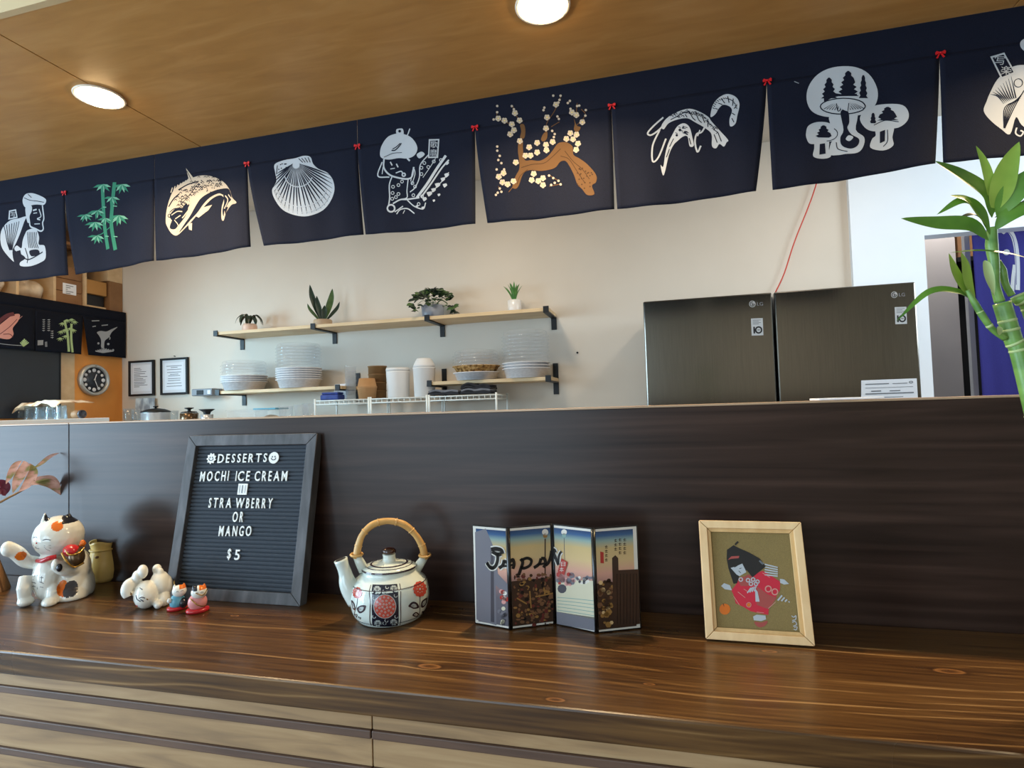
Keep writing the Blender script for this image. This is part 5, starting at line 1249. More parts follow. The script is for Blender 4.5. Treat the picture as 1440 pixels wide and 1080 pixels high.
def row(word, x0, x1, yt0, yt1, hh, gap=.10):
    tot = sum(gw(c)+gap for c in word)-gap; x = x0
    for ch in word:
        w_ = gw(ch)*(x1-x0)/tot; s = (x-x0)/(x1-x0+1e-6); yt = yt0+(yt1-yt0)*s
        a = lbuv(c2[0]+x/c2[2], c2[1]+(yt+hh)/c2[2]); c = lbuv(c2[0]+(x+w_)/c2[2], c2[1]+yt/c2[2])
        obj('letter', letter_mesh(ch, a[0], a[1], max(c[0], a[0]+.002), c[1]), 'letter', lb)
        x += w_+gap*(x1-x0)/tot
row('DESSERTS', 334, 606, 188, 183, 48)
row('MOCHI', 238, 393, 282, 278, 54); row('ICE', 431, 513, 280, 279, 54); row('CREAM', 534, 716, 280, 279, 54)
row('STRA', 285, 414, 425, 425, 54); row('WBERRY', 430, 636, 426, 428, 54)
row('OR', 414, 478, 500, 500, 56); row('MANGO', 340, 522, 577, 577, 55); row('$', 385, 412, 700, 700, 62); row('5', 425, 460, 706, 706, 55)
def lb_disc(cx, cy, r, teeth=0):
    c = lbuv(c2[0]+cx/c2[2], c2[1]+cy/c2[2]); e = lbuv(c2[0]+(cx+r)/c2[2], c2[1]+cy/c2[2]); R_ = abs(e[0]-c[0]); b = BM()
    n = 36; P = [(c[0]+R_*(1 if not teeth or (k//2) % 2 else .78)*cos(2*pi*k/n), c[1]+R_*(1 if not teeth or (k//2) % 2 else .78)*sin(2*pi*k/n)) for k in range(n)]
    prism(b, P, lambda u, v, d: lbp(u, v, -.0082+d), .0022)
    o = obj('face_symbol', b, 'letter', lb)
    d = Decal(None, lambda u, v, h: lbp(u, v, -.006+h)); k_ = R_*.75
    for s in (-1, 1): d.raw([V((c[0]+s*k_*.35+k_*.13*cos(a*pi/4), c[1]+k_*.25+k_*.22*sin(a*pi/4), 0)) for a in range(8)], 0)
    for k in range(8):
        a0, a1 = pi+pi*k/8, pi+pi*(k+1)/8
        d.raw([V((c[0]+k_*.7*cos(a0), c[1]+k_*.6*sin(a0), 0)), V((c[0]+k_*.7*cos(a1), c[1]+k_*.6*sin(a1), 0)), V((c[0]+k_*.52*cos(a1), c[1]+k_*.42*sin(a1), 0)), V((c[0]+k_*.52*cos(a0), c[1]+k_*.42*sin(a0), 0))], 0)
    d.build('print', ['felt'], o, grid=0)
lb_disc(302, 212, 25, 1); lb_disc(640, 208, 27)
b = BM(); a = lbuv(c2[0]+442/c2[2], c2[1]+408/c2[2]); c = lbuv(c2[0]+500/c2[2], c2[1]+348/c2[2])
plate(b, lbp, a[0], a[1], c[0], c[1], -.0082, -.006, .0004); o = obj('white_tile', b, 'letter', lb)
d = Decal(None, lambda u, v, h: lbp(u, v, -.006+h)); uu = c[0]-a[0]; vv = c[1]-a[1]
for x, w_ in ((.2, .05), (.48, .12), (.8, .05)): d.raw([V((a[0]+uu*(x-w_/2), a[1]+vv*.15, 0)), V((a[0]+uu*(x+w_/2), a[1]+vv*.15, 0)), V((a[0]+uu*(x+w_/2), a[1]+vv*.85, 0)), V((a[0]+uu*(x-w_/2), a[1]+vv*.85, 0))], 0)
d.build('print', ['pgrey'], o, grid=0)

# ---------------- teapot
F = Frame(549, 867)
t = thing('teapot', 'white ceramic teapot with floral panels, brown-knobbed lid and bamboo handle', 'teapot', F.P+V((0, 0, EPS)), F.rot)
TP = [(.0515, 0), (.055, .001), (.0595, .006), (.0655, .016), (.0692, .032), (.0695, .044), (.0672, .058), (.0640, .0652), (.0575, .0715), (.0510, .0775), (.0478, .0815), (.0475, .0850)]
TP = [(p.x, p.y) for p in spline([(r, z, 0) for r, z in TP], 3)]
def tr(z):
    for (r0_, z0), (r1_, z1) in zip(TP, TP[1:]):
        if z0 <= z <= z1: return r0_+(r1_-r0_)*(z-z0)/(z1-z0+1e-9)
    return TP[-1][0] if z > .05 else TP[0][0]
TPs = TP
b = BM(); lathe(b, [(0, .003), (.044, .003)] + TPs + [(.043, .085), (.043, .078), (0, .078)], seg=72); obj('body', b, 'celadon', t, True)
b = BM()
sp = [F(497, 842, -.005), F(490, 822, -.006), F(485.5, 806, -.006), F(479, 787, -.006)]
sp[0] = V((-.054, -.004, sp[0].z)); S_ = spline(sp, 6)
tube(b, S_, [.0215, .0185, .0145, .0118, .0105, .0118], 24); obj('spout', b, 'celadon', t, True)
tip = S_[-1]; td = (S_[-1]-S_[-2]).normalized()
b = BM(); tube(b, [tip+td*.0002, tip+td*.0006], .0090, 18); obj('spout_opening', b, 'ink', t, True)
lugs = []
for px0, py0, px1, py1 in ((508, 801, 501.5, 782), (590, 803, 597.5, 783)):
    b = BM(); a = F(px0, py0, 0); c = F(px1, py1, 0); s = 1 if a.x > 0 else -1
    a = V((s*.044, 0, a.z-.002))
    tube(b, [a, a.lerp(c, .55), c], [.0095, .0085, .0068], 16); obj('lug', b, 'celadon', t, True); lugs.append(c)
    b = BM(); q = [c+V((.010*cos(k*pi/5), .0105*sin(k*pi/5), .0025+.001*sin(k*pi/5))) for k in range(11)]; tube(b, q, .0022, 7); obj('loop', b, 'bamboo_cane', t, True)
hp = [lugs[0]+V((0, 0, -.004)), F(503.5, 770), F(510, 752), F(525, 738), F(546, 733), F(568, 738), F(584, 752), F(594, 769), lugs[1]+V((0, 0, -.004))]
H_ = spline(hp, 8); n = len(H_); b = BM()
tube(b, H_, [.0056+.0014*(1 if k in (0, 8) else 0)+(.0009 if k % 2 else 0) for k in range(9)], 14); obj('handle', b, 'bamboo_cane', t, True)
for k in (9, 18, 27, 36, 45, 55):
    b = BM(); tg = (H_[k+1]-H_[k]).normalized(); tube(b, [H_[k]-tg*.0014, H_[k], H_[k]+tg*.0014], [.0060, .0074, .0060], 14); obj('handle_node', b, 'bamboo_cane', t, True)
b = BM(); lathe(b, [(0, .0852), (.0475, .0852), (.0485, .087), (.0475, .0895), (.041, .0925), (.028, .0955), (.0135, .0975), (.0120, .0985), (.0108, .106), (.0115, .110), (0, .110)], seg=64); ld = obj('lid', b, 'celadon', t, True)
ZK = .0855
b = BM(); lathe(b, [(0, .1102), (.010, .1102), (.0125, .114), (.0122, .118), (.008, .1215), (0, .1225)], seg=32); obj('knob', b, 'brown_ceramic', ld, True)
def ringband(r0_, r1_, z0, z1, name, m, par, seg=72):
    b = BM(); lathe(b, [(r0_, z0), (r1_, z1)], seg=seg); return obj(name, b, m, par, True)
ringband(.0478+.0006, .0488, .0893+.0004, .0868, 'rim_line', 'tdark', ld); ringband(.0300, .0335, .0955, .0948, 'ring_line', 'tdark', ld); ringband(.0400, .0413, .0934, .0929, 'ring_line', 'tdark', ld)
ringband(tr(.0652)+.0009, tr(.0642)+.0009, .0652, .0642, 'shoulder_line', 'tdark', t); ringband(tr(.008)+.0005, tr(.0088)+.0005, .0078, .0088, 'foot_line', 'tnavy', t)
def tuv(px, py):
    dd = -.06
    for _ in range(6): q = F(px, py, dd); r = tr(q.z); dd = -sqrt(max(r*r-q.x*q.x, 1e-6))
    return atan2(q.x, -dd)*.06, q.z
def tfn(u, v, h): r = tr(v)+h; return V((r*sin(u/.06), -r*cos(u/.06), v))
c3 = (450, 710, 5.4)
d = Decal(tuv, tfn, .0003, .0002); N0, R0, D0, L0 = 0, 1, 2, 3
d.poly([(400, 604), (450, 607), (500, 607), (550, 604), (586, 600), (594, 690), (597, 790), (596, 880), (590, 918), (540, 925), (490, 927), (440, 925), (402, 920), (396, 850), (394, 760), (396, 680)], N0, c3, 0, 0)
for st in ([(388, 608), (382, 760), (390, 918)], [(604, 598), (612, 760), (606, 915)]): d.stroke(st, 6, D0, c3, 0)
d.dot(493, 772, 86, R0, c3, 1, 28, ry=92); d.ring(493, 772, 84, 5, L0, c3, 2, ry=90)
for r, nn in ((18, 5), (42, 9), (66, 13)):
    for k in range(nn): a = 2*pi*k/nn+r; d.dot(493+r*cos(a), 772+r*1.06*sin(a), 8.5, L0, c3, 2, 5); d.dot(493+r*cos(a), 772+r*1.06*sin(a), 4.5, R0, c3, 3, 5)
rr = random.Random(5)
for (x, y) in ((435, 640), (560, 635), (440, 900), (560, 892)):
    for k in range(6): a = k*pi/3; d.dot(x+17*cos(a), y+17*sin(a), 9, L0, c3, 1, 6)
    for k in range(3): d.stroke([(x-28, y+10*k-8), (x, y-22+10*k), (x+28, y+8*k-6)], 3, L0, c3, 2)
for (x, y, s) in ((490, 655, 1), (490, 900, -1), (415, 710, 1), (575, 690, 1), (412, 850, 1), (580, 850, 1), (510, 625, 1), (505, 880, 1)): d.ring(x, y, 12, 5, L0, c3, 1, a0=0, a1=4)
for (x, y, s) in ((757, 640, 1.0), (285, 668, .72)):
    for k in range(12): a = k*pi/6; d.dot(x+38*s*cos(a), y+48*s*sin(a), 15*s, R0, c3, 1, 7)
    d.dot(x, y, 34*s, R0, c3, 1, 14, ry=42*s)
    for k in range(8): a = k*pi/4; d.dot(x+22*s*cos(a), y+28*s*sin(a), 4.5*s, L0, c3, 2, 5)
    d.dot(x, y, 8*s, L0, c3, 2, 8)
d.stroke([(757, 690), (757, 760), (750, 840)], 5, D0, c3); d.stroke([(285, 715), (278, 770), (262, 840)], 5, D0, c3)
for pl in ([(670, 770), (700, 738), (735, 745), (752, 780), (715, 792), (690, 782)], [(765, 775), (775, 730), (812, 705), (808, 745), (785, 780)], [(700, 842), (725, 815), (750, 830), (735, 852)], [(772, 815), (790, 808), (786, 830)], [(280, 790), (310, 765), (350, 768), (335, 810), (300, 825)], [(240, 725), (262, 750), (268, 800), (250, 790)], [(262, 830), (285, 835), (278, 858)], [(290, 850), (312, 858), (305, 872)]):
    d.poly(pl, D0, c3); cx = sum(p[0] for p in pl)/len(pl); cy = sum(p[1] for p in pl)/len(pl)
    d.poly([(cx+(x-cx)*.55, cy+(y-cy)*.55) for x, y in pl], L0, c3, 2); d.stroke([pl[0], (cx, cy)], 3, D0, c3, 3)
d.build('painted_flowers', ['tnavy', 'tred', 'tdark', 'tlite'], t, grid=.006, local=True)

# ---------------- folding picture screen
pts = [atZ(*q, 0) for q in ((666.5, 877), (718, 886), (781, 878), (839, 891), (903.5, 884))]
tops_ = [atY(664.5, 738, pts[0].y), atY(718, 741, pts[1].y), atY(778.5, 738, pts[2].y), atY(838, 742, pts[3].y), atY(897.5, 740, pts[4].y)]
SH = sum(p.z for p in tops_)/5
sc = thing('folding_screen', 'small four-panel folding picture screen with brushed Japan lettering', 'folding screen', (pts[2].x, pts[2].y, EPS))
SM = {k: mat('screen_'+k, c, .18, coat=.3) for k, c in (('sky', '#274a74'), ('teal', '#7c9a93'), ('sand', '#c9a878'), ('pale', '#c4bda4'), ('rose', '#c9908a'), ('grey', '#6c6a72'), ('dgrey', '#45434a'), ('brown', '#6b4a33'), ('dbrown', '#37261d'), ('ochre', '#8a6536'), ('white', '#cdc8bf'), ('black', '#0d0c0d'), ('red', '#a3332c'), ('maroon', '#5e2a25'))}
def wash_mat():
    m = mat('screen_wash', '#c9a878', .18, coat=.3); t_ = m.node_tree; N = t_.nodes; L = t_.links
    tc = N.new('ShaderNodeTexCoord'); sx = N.new('ShaderNodeSeparateXYZ'); L.new(tc.outputs['Object'], sx.inputs[0])
    mr = N.new('ShaderNodeMapRange'); mr.inputs[1].default_value = 0; mr.inputs[2].default_value = SH; L.new(sx.outputs[2], mr.inputs[0])
    cr = N.new('ShaderNodeValToRGB'); e = cr.color_ramp.elements; st = ((.3, '#5d5a62'), (.45, '#8f6f6c'), (.56, '#c59482'), (.68, '#c2a678'), (.80, '#b9a06f'), (.87, '#7f968f'), (.92, '#2f527c'), (.97, '#1f3558'))
    while len(e) < len(st): e.new(.5)
    for k, (p_, c_) in enumerate(st): e[k].position = p_; e[k].color = (*lin(c_), 1)
    L.new(mr.outputs[0], cr.inputs[0]); L.new(cr.outputs[0], N['Principled BSDF'].inputs['Base Color']); return m
SM['wash'] = wash_mat()
SK = list(SM); SI = {k: i for i, k in enumerate(SK)}; SMs = [SM[k] for k in SK]
c4 = (640, 710, 4.9655)
rr = random.Random(11)
for i in range(4):
    p, q = pts[i].copy(), pts[i+1].copy(); p.z = q.z = EPS
    U = (q-p); Wd = U.length; U.normalize(); Nn = V((U.y, -U.x, 0)); 
    if Nn.y > 0: Nn = -Nn
    gap = .0016
    def fn(u, v, h, p=p, U=U, Nn=Nn): return p+U*u+V((0, 0, v))+Nn*h
    def uv(px, py, p=p, U=U, Nn=Nn): x = atP(px, py, p, Nn)-p; return x.dot(U), x.z
    b = BM(); plate(b, fn, gap, 0, Wd-gap, SH, -.0045, 0, .0006); pn = obj('panel', b, [SM['black']], sc)
    d = Decal(uv, fn, .0003, .00012); R4 = lambda u0, v0, u1, v1, k, l: d.raw([V((u0*Wd, v0*SH, 0)), V((u1*Wd, v0*SH, 0)), V((u1*Wd, v1*SH, 0)), V((u0*Wd, v1*SH, 0))], SI[k], l)
    R4(.05, .012, .95, .988, 'white', 0)
    a0, a1 = (.13 if i == 0 else .05), (.87 if i == 3 else .95)
    d.raw([V((a0*Wd, .03*SH, 0)), V((a1*Wd, .03*SH, 0)), V((a1*Wd, .965*SH, 0)), V((a0*Wd, .965*SH, 0))], SI['wash'], 1)
    if i in (1, 3): R4(a0, .03, a1, .47, 'dbrown', 1.5)
    # plain stand-in townscape: planks, a dark gate post, soft clumps of colour
    if i == 0:
        d.poly([(140, 190), (215, 165), (285, 330), (300, 480), (375, 560), (370, 640), (285, 560), (290, 840), (150, 800)], SI['grey'], c4, 2, 0)
        d.poly([(250, 300), (270, 310), (275, 820), (250, 815)], SI['dgrey'], c4, 3, 0)
        for k in range(9): d.dot(320+rr.random()*45, 600+rr.random()*90, 16, SI[rr.choice(('rose', 'white', 'red'))], c4, 3, 7)
        for k in range(12): d.dot(310+rr.random()*55, 720+rr.random()*110, 15, SI[rr.choice(('grey', 'dgrey', 'pale'))], c4, 3, 7)
    elif i == 1:
        for k in range(210):
            d.dot(412+rr.random()*285, 480+rr.random()*360, 5+rr.random()*13, SI[rr.choice(('brown', 'dbrown', 'ochre', 'brown', 'dbrown', 'brown', 'maroon', 'black'))], c4, 2+k*.012, 6, ry=5+rr.random()*12)
        d.stroke([(628, 235), (628, 480)], 9, SI['dbrown'], c4, 2); d.dot(628, 190, 22, SI['white'], c4, 3, 12); d.dot(628, 215, 16, SI['ochre'], c4, 3, 10)
        for st in ([(560, 640), (640, 625), (700, 610)], [(430, 650), (500, 690)], [(520, 600), (530, 720)]): d.stroke(st, 9, SI['ochre'], c4, 5)
    elif i == 2:
        d.poly([(705, 520), (975, 530), (975, 800), (710, 745)], SI['pale'], c4, 2, 0)
        d.poly([(710, 745), (978, 785), (982, 880), (712, 830)], SI['grey'], c4, 2, 0)
        for k in range(26): d.dot(720+rr.random()*120, 480+rr.random()*80, 9+rr.random()*14, SI[rr.choice(('rose', 'rose', 'red', 'grey'))], c4, 3, 7)
        for k in range(18): d.dot(840+rr.random()*130, 500+rr.random()*45, 11, SI[rr.choice(('dgrey', 'grey', 'white'))], c4, 3, 7)
        d.dot(748, 585, 32, SI['dgrey'], c4, 3, 10)
        for k in range(5): d.stroke([(715, 645+k*22), (840, 655+k*24), (975, 670+k*26)], 4, SI['teal'], c4, 3)
        d.dot(762, 190, 20, SI['white'], c4, 3, 12); d.dot(762, 212, 15, SI['teal'], c4, 3, 10); d.stroke([(762, 230), (766, 380)], 4, SI['dgrey'], c4, 2)
    else:
        d.poly([(1095, 370), (1118, 350), (1138, 372), (1140, 455), (1280, 448), (1290, 830), (1110, 858), (1100, 600)], SI['dbrown'], c4, 3, 0)
        for k in range(7): d.stroke([(1130+k*23, 480), (1132+k*22, 830)], 3, SI['black'], c4, 4)
        for k in range(40): d.dot(1010+rr.random()*90, 520+rr.random()*330, 10+rr.random()*14, SI[rr.choice(('brown', 'ochre', 'dbrown', 'sand'))], c4, 2, 6)
        d.poly([(1012, 325), (1036, 330), (1038, 408), (1014, 405)], SI['red'], c4, 3, 0)
        for (x, y, n_) in ((1055, 290, 4), (1120, 245, 3), (1150, 240, 4), (1183, 240, 4)):
            for k in range(n_): d.stroke([(x-10, y+k*30), (x+10, y+k*30-2)], 4, SI['dbrown'], c4, 3); d.stroke([(x, y-8+k*30), (x-4, y+12+k*30)], 4, SI['dbrown'], c4, 3); d.stroke([(x-8, y+12+k*30), (x+10, y+10+k*30)], 4, SI['dbrown'], c4, 3)
    # brushed lettering runs across the first three panels: pale outline below, black strokes above
    J = [([(255, 310), (290, 305), (325, 315), (335, 340)], 26), ([(262, 325), (300, 345), (325, 340)], 24), ([(298, 330), (300, 380), (285, 425), (255, 440), (225, 405)], 22), ([(225, 400), (245, 430), (275, 440)], 20)]
    A1 = [([(345, 385), (335, 420), (310, 440)], 22), ([(345, 390), (375, 400), (400, 380), (410, 410), (402, 445)], 22), ([(335, 425), (375, 425), (400, 415)], 14)]
    P_ = [([(455, 375), (470, 400), (455, 450), (442, 488)], 22), ([(460, 385), (500, 370), (530, 385), (520, 420), (480, 440), (455, 430)], 20)]
    A2 = [([(598, 372), (585, 410), (548, 438)], 22), ([(598, 372), (622, 375), (628, 410), (615, 436)], 22), ([(570, 415), (600, 412), (622, 405)], 14)]
    Nn_ = [([(672, 318), (665, 360), (650, 400), (630, 420)], 22), ([(672, 318), (695, 312), (705, 330)], 20), ([(690, 325), (705, 370), (725, 418)], 22), ([(745, 325), (730, 350), (722, 415)], 15)]
    for grp in (J, A1, P_, A2, Nn_):
        for st, w_ in grp:
            if i == 0 or grp is Nn_ and i == 2: d.stroke(st, w_+16, SI['white'], c4, 9)
            d.stroke(st, w_, SI['black'], c4, 12)
    if i == 2:
        d.poly([(748, 372), (790, 400), (765, 488), (720, 462)], SI['red'], c4, 13, 0); d.text('日本', 738, 405, 772, 460, SI['white'], c4, 15) if False else None
        d.text('日', 744, 396, 774, 426, SI['white'], c4, 15); d.text('本', 734, 432, 762, 466, SI['white'], c4, 15)
    d.build('print', SMs, pn, grid=0, clip=(gap+.0012, .001, Wd-gap-.0012, SH-.001))
for i in (1, 2, 3):
    b = BM(); p = pts[i]
    s = 1 if i == 2 else -1
    tube(b, [(p.x, p.y+.004*(1 if i == 2 else .2), EPS+.0005), (p.x, p.y+.004*(1 if i == 2 else .2), SH-.0005)], .0032 if i != 2 else .0022, 10); obj('hinge', b, [SM['black']], sc)
b = BM()
e = (pts[4]-pts[3]).normalized(); nn = V((e.y, -e.x, 0)); p = pts[3]+e*.004

# ---------------- framed collage
f0, f1 = atZ(992.8, 901.5, 0), atZ(1147.2, 913.5, 0); fy = (f0.y+f1.y)/2; FWd = f1.x-f0.x; best = 9
for k in range(80):
    y = fy+.0015*k; a, c = atY(979.7, 734.6, y), atY(1123.3, 738.2, y)
    if abs((c.x-a.x)-FWd) < best: best = abs((c.x-a.x)-FWd); ft = a; fyt = y
lean = atan2(min(max(ft.y-fy, .02), .09), ft.z); skew = 0
fU = V((1, 0, 0)); fV = V((0, sin(lean), cos(lean))); fN = V((0, -cos(lean), sin(lean))); FH = ft.z/cos(lean)
fO = V((f0.x, fy, EPS+.012*sin(lean)))
pf = thing('picture_frame', 'pale pine picture frame with a red kimono collage on olive linen', 'picture frame', (f0.x+FWd/2, fy, 0))
def ffn(u, v, h): return fO+fU*u+fV*v+fN*h
fw = .0120
frame_bars(ffn, FWd, FH, fw, -.012, .0, 'pine', pf, .001)
frame_bars(lambda u, v, h: ffn(u+fw-.001, v+fw-.001, h), FWd-2*fw+.002, FH-2*fw+.002, .0065, -.0075, -.0045, 'pine2', pf, .0006)
b = BM(); plate(b, ffn, fw*.7, fw*.7, FWd-fw*.7, FH-fw*.7, -.0105, -.0085); cv = obj('linen', b, 'canvas', pf)
b = BM(); plate(b, ffn, .004, .004, FWd-.004, FH-.004, -.0135, -.0122); obj('backing', b, 'dkraft', pf)
b = BM(); pk = ffn(FWd/2, FH*.62, -.014); tube(b, [pk+V((-.02, 0, 0)), (pk.x-.025, pk.y+.045, EPS+.003)], .0028, 8); tube(b, [pk+V((.02, 0, 0)), (pk.x+.025, pk.y+.045, EPS+.003)], .0028, 8); tube(b, [(pk.x-.025, pk.y+.045, EPS+.003), (pk.x+.025, pk.y+.045, EPS+.003)], .0028, 8); obj('easel_strut', b, 'pine', pf)
def fuv(px, py): x = atP(px, py, fO-fN*.0085, fN)-fO; return x.dot(fU), x.dot(fV)
d = Decal(fuv, lambda u, v, h: ffn(u, v, -.0085+h), .0003, .00012); c7 = (950, 710, 4.909)
CM = ['collage_black', 'pw', 'collage_red', 'collage_dred', 'orange', 'ppink', 'pgrey']; M['collage_black'] = mat('collage_black', '#26221f', .8); M['collage_red'] = mat('collage_red', '#c1283a', .8); M['collage_dred'] = mat('collage_dark_red', '#a04a44', .8)
d.poly([(600, 455), (660, 490), (722, 530), (720, 590), (690, 640), (645, 700), (640, 760), (590, 750), (520, 735), (470, 705), (415, 680), (400, 620), (385, 590), (420, 545), (440, 500), (520, 490)], 2, c7, 0, 0)
d.poly([(560, 560), (640, 620), (700, 640), (640, 720), (560, 690)], 3, c7, 1, 0); d.poly([(430, 520), (500, 480), (550, 500), (580, 530), (520, 560), (450, 560)], 3, c7, 1, 0)
d.poly([(355, 310), (400, 278), (430, 295), (510, 330), (580, 370), (622, 425), (530, 500), (490, 450), (440, 490), (425, 540), (400, 545), (365, 440), (352, 370)], 0, c7, 3, 0); d.stroke([(410, 275), (432, 254)], 12, 0, c7, 3)
d.poly([(360, 380), (385, 355), (440, 352), (435, 368), (385, 372)], 3, c7, 4, 0)
d.poly([(380, 435), (415, 425), (460, 405), (480, 445), (488, 465), (440, 492), (420, 480)], 1, c7, 4, 0); d.stroke([(405, 430), (425, 420)], 5, 0, c7, 5); d.stroke([(435, 455), (450, 470)], 4, 0, c7, 5); d.stroke([(440, 440), (455, 436)], 4, 0, c7, 5)
for (x, y) in ((500, 520), (535, 515), (555, 545), (450, 515), (520, 545), (565, 530)): d.ring(x, y, 12, 7, 1, c7, 3)
for k in range(5): d.stroke([(615, 410+k*18), (705, 432+k*15)], 9, 1, c7, 2); 
for k in range(4): d.stroke([(495+k*16, 608-k*4), (520+k*12, 572-k*4)], 8, 1, c7, 3)
for k in range(4): d.stroke([(705+k*25, 660+k*4), (735+k*17, 625+k*14)], 10, 1, c7, 2)
d.poly([(580, 380), (612, 405), (600, 415), (575, 390)], 6, c7, 3, 0)
d.poly([(314, 560), (335, 540), (375, 555), (390, 590), (340, 582)], 1, c7, 1, 0); d.poly([(720, 510), (750, 515), (783, 545), (750, 550), (722, 538)], 1, c7, 1, 0)
d.poly([(548, 575), (566, 600), (580, 668), (552, 668)], 1, c7, 3, 0)
for (x, y) in ((640, 580), (685, 600)): d.ring(x, y, 20, 8, 5, c7, 3)
d.dot(505, 690, 14, 4, c7, 3, 5); d.ring(505, 690, 16, 4, 5, c7, 4)
for st in ([(430, 600), (480, 640)], [(470, 580), (500, 600)], [(560, 740), (610, 745)], [(400, 630), (440, 690)], [(600, 470), (650, 500)], [(640, 715), (690, 670)]): d.stroke(st, 4, 5, c7, 3)
d.poly([(535, 770), (560, 758), (620, 764), (625, 790), (590, 802), (540, 796)], 1, c7, 2, 0); d.poly([(545, 806), (590, 812), (635, 800), (620, 832), (580, 845), (555, 830)], 3, c7, 1)
d.dot(340, 720, 38, 4, c7, 1, 16); d.stroke([(328, 680), (335, 700)], 4, 0, c7, 2)
for st in ([(800, 765), (815, 775), (830, 765), (828, 790), (805, 798)], [(805, 810), (825, 805), (835, 825), (812, 838)], [(818, 845), (838, 842), (832, 862), (815, 858)]): d.stroke(st, 6, 1, c7)
d.build('collage', CM, cv, grid=0)

# ---------------- beckoning cat
F = Frame(86, 838)
cat = thing('cat_figurine', 'large white ceramic lucky cat with calico patches and a red collar', 'figurine', F.P+V((0, 0, EPS)), F.rot)
c1 = (0, 600, 3.6)
def L(x, y, dd=0): return F(x/c1[2], c1[1]+y/c1[2], dd)
KX = abs(L(100, 700).x-L(0, 700).x)/100      # metres per crop unit, across
KZ = abs(L(300, 600).z-L(300, 700).z)/100    # and up
b = BM()
ellipsoid(b, L(298, 556), (150*KX, .052, 106*KZ))                # head
ellipsoid(b, L(350, 785), (142*KX, .055, 140*KZ)); ellipsoid(b, L(385, 720), (92*KX, .050, 110*KZ))                # torso
ellipsoid(b, L(250, 760, -.01), (95*KX, .045, 130*KZ))           # chest
ellipsoid(b, L(360, 850, -.018), (118*KX, .048, 80*KZ))          # haunch
ellipsoid(b, L(270, 850, -.045), (46*KX, .018, 60*KZ))           # near foreleg
ellipsoid(b, L(250, 890, -.056), (46*KX, .02, 26*KZ)); ellipsoid(b, L(130, 885, -.03), (48*KX, .018, 24*KZ))
tube(b, [L(135, 760, -.02), L(120, 820, -.03), L(125, 880, -.03)], [.013, .012, .011], 14)
tube(b, spline([L(185, 690, .01), L(130, 680, .0), L(85, 640, -.005), L(40, 615, -.01)], 5), [.013, .0135, .014, .0135], 16); ellipsoid(b, L(40, 620, -.01), (40*KX, .016, 38*KZ))
tube(b, spline([L(390, 720, -.035), L(330, 725, -.055), L(285, 700, -.058)], 5), [.014, .013, .012], 14)      # arm holding the charm
ellipsoid(b, L(282, 700, -.06), (26*KX, .012, 30*KZ)); ellipsoid(b, L(420, 800, .0), (75*KX, .05, 95*KZ))
for (x, y, w_, h) in ((228, 482, 30, 46), (348, 482, 42, 46)):
    t_ = BM(); lathe(t_, [(w_*KX*1.15, -h*KZ*1.2), (w_*KX*.85, 0), (w_*KX*.3, h*KZ*.85), (0, h*KZ)], seg=16, sy=.75); t_.transform(Matrix.Translation(L(x, y, -.004))); merge(b, t_)
for v in b.verts: v.co.z = max(v.co.z, 0)
def incl(c, r): return lambda p: sum(((p[i]-c[i])/r[i])**2 for i in range(3)) < 1
ear_c = L(352, 472, 0)
ear_d = incl(L(362, 470, -.01), (56*KX, .07, 48*KZ)); org = incl(L(290, 505, -.045), (34*KX, .03, 24*KZ)); p_or = incl(L(318, 822, -.064), (34*KX, .022, 44*KZ)); p_bk = incl(L(362, 822, -.066), (42*KX, .026, 40*KZ)); p_b2 = incl(L(340, 842, -.066), (26*KX, .022, 26*KZ)); arm_o = incl(L(105, 655, -.015), (30*KX, .02, 22*KZ)); ear_l = incl(L(238, 462, -.006), (16*KX, .014, 22*KZ))
def paint(p):
    if ear_d(p) and p.z > L(0, 520).z: return 1
    if ear_l(p) and p.y < -.003: return 1
    if org(p): return 2
    if p_bk(p) or p_b2(p): return 3
    if p_or(p) or arm_o(p): return 2
    return 0
body = fuse('body', b, .0019, ['ceramic', 'black_glaze', 'orange', 'grey_glaze'], cat, paint, 5)
b = BM(); q = [L(190, 680, -.012), L(215, 680, -.038), L(250, 667, -.052), L(285, 660, -.052)]; tube(b, spline(q, 5), .0048, 10); obj('collar', b, 'red_glaze', cat, True)
b = BM(); ellipsoid(b, L(300, 715, -.070), (18*KX, .008, 20*KZ)); obj('bell', b, 'black_glaze', cat, True)
b = BM(); ellipsoid(b, L(385, 660, -.062), (52*KX, .022, 50*KZ)); ch = obj('charm_gourd', b, 'bronze', cat, True)
b = BM(); ellipsoid(b, L(362, 628, -.060), (50*KX, .0215, 30*KZ), rot=Matrix.Rotation(.3, 3, 'Y')); obj('red_band', b, 'red_glaze', ch, True)
b = BM(); tube(b, spline([L(312, 640, -.07), L(335, 680, -.083), L(375, 712, -.083), L(425, 690, -.078)], 5), .0018, 7); tube(b, spline([L(330, 620, -.07), L(352, 650, -.084), L(400, 640, -.084), L(430, 610, -.07)], 5), .0016, 7); obj('gold_band', b, 'gold', ch, True)
b = BM(); ellipsoid(b, L(418, 592, -.055), (18*KX, .008, 18*KZ)); tube(b, [L(400, 605, -.06), L(432, 588, -.055)], .003, 8); obj('top_knot', b, 'orange', ch, True)
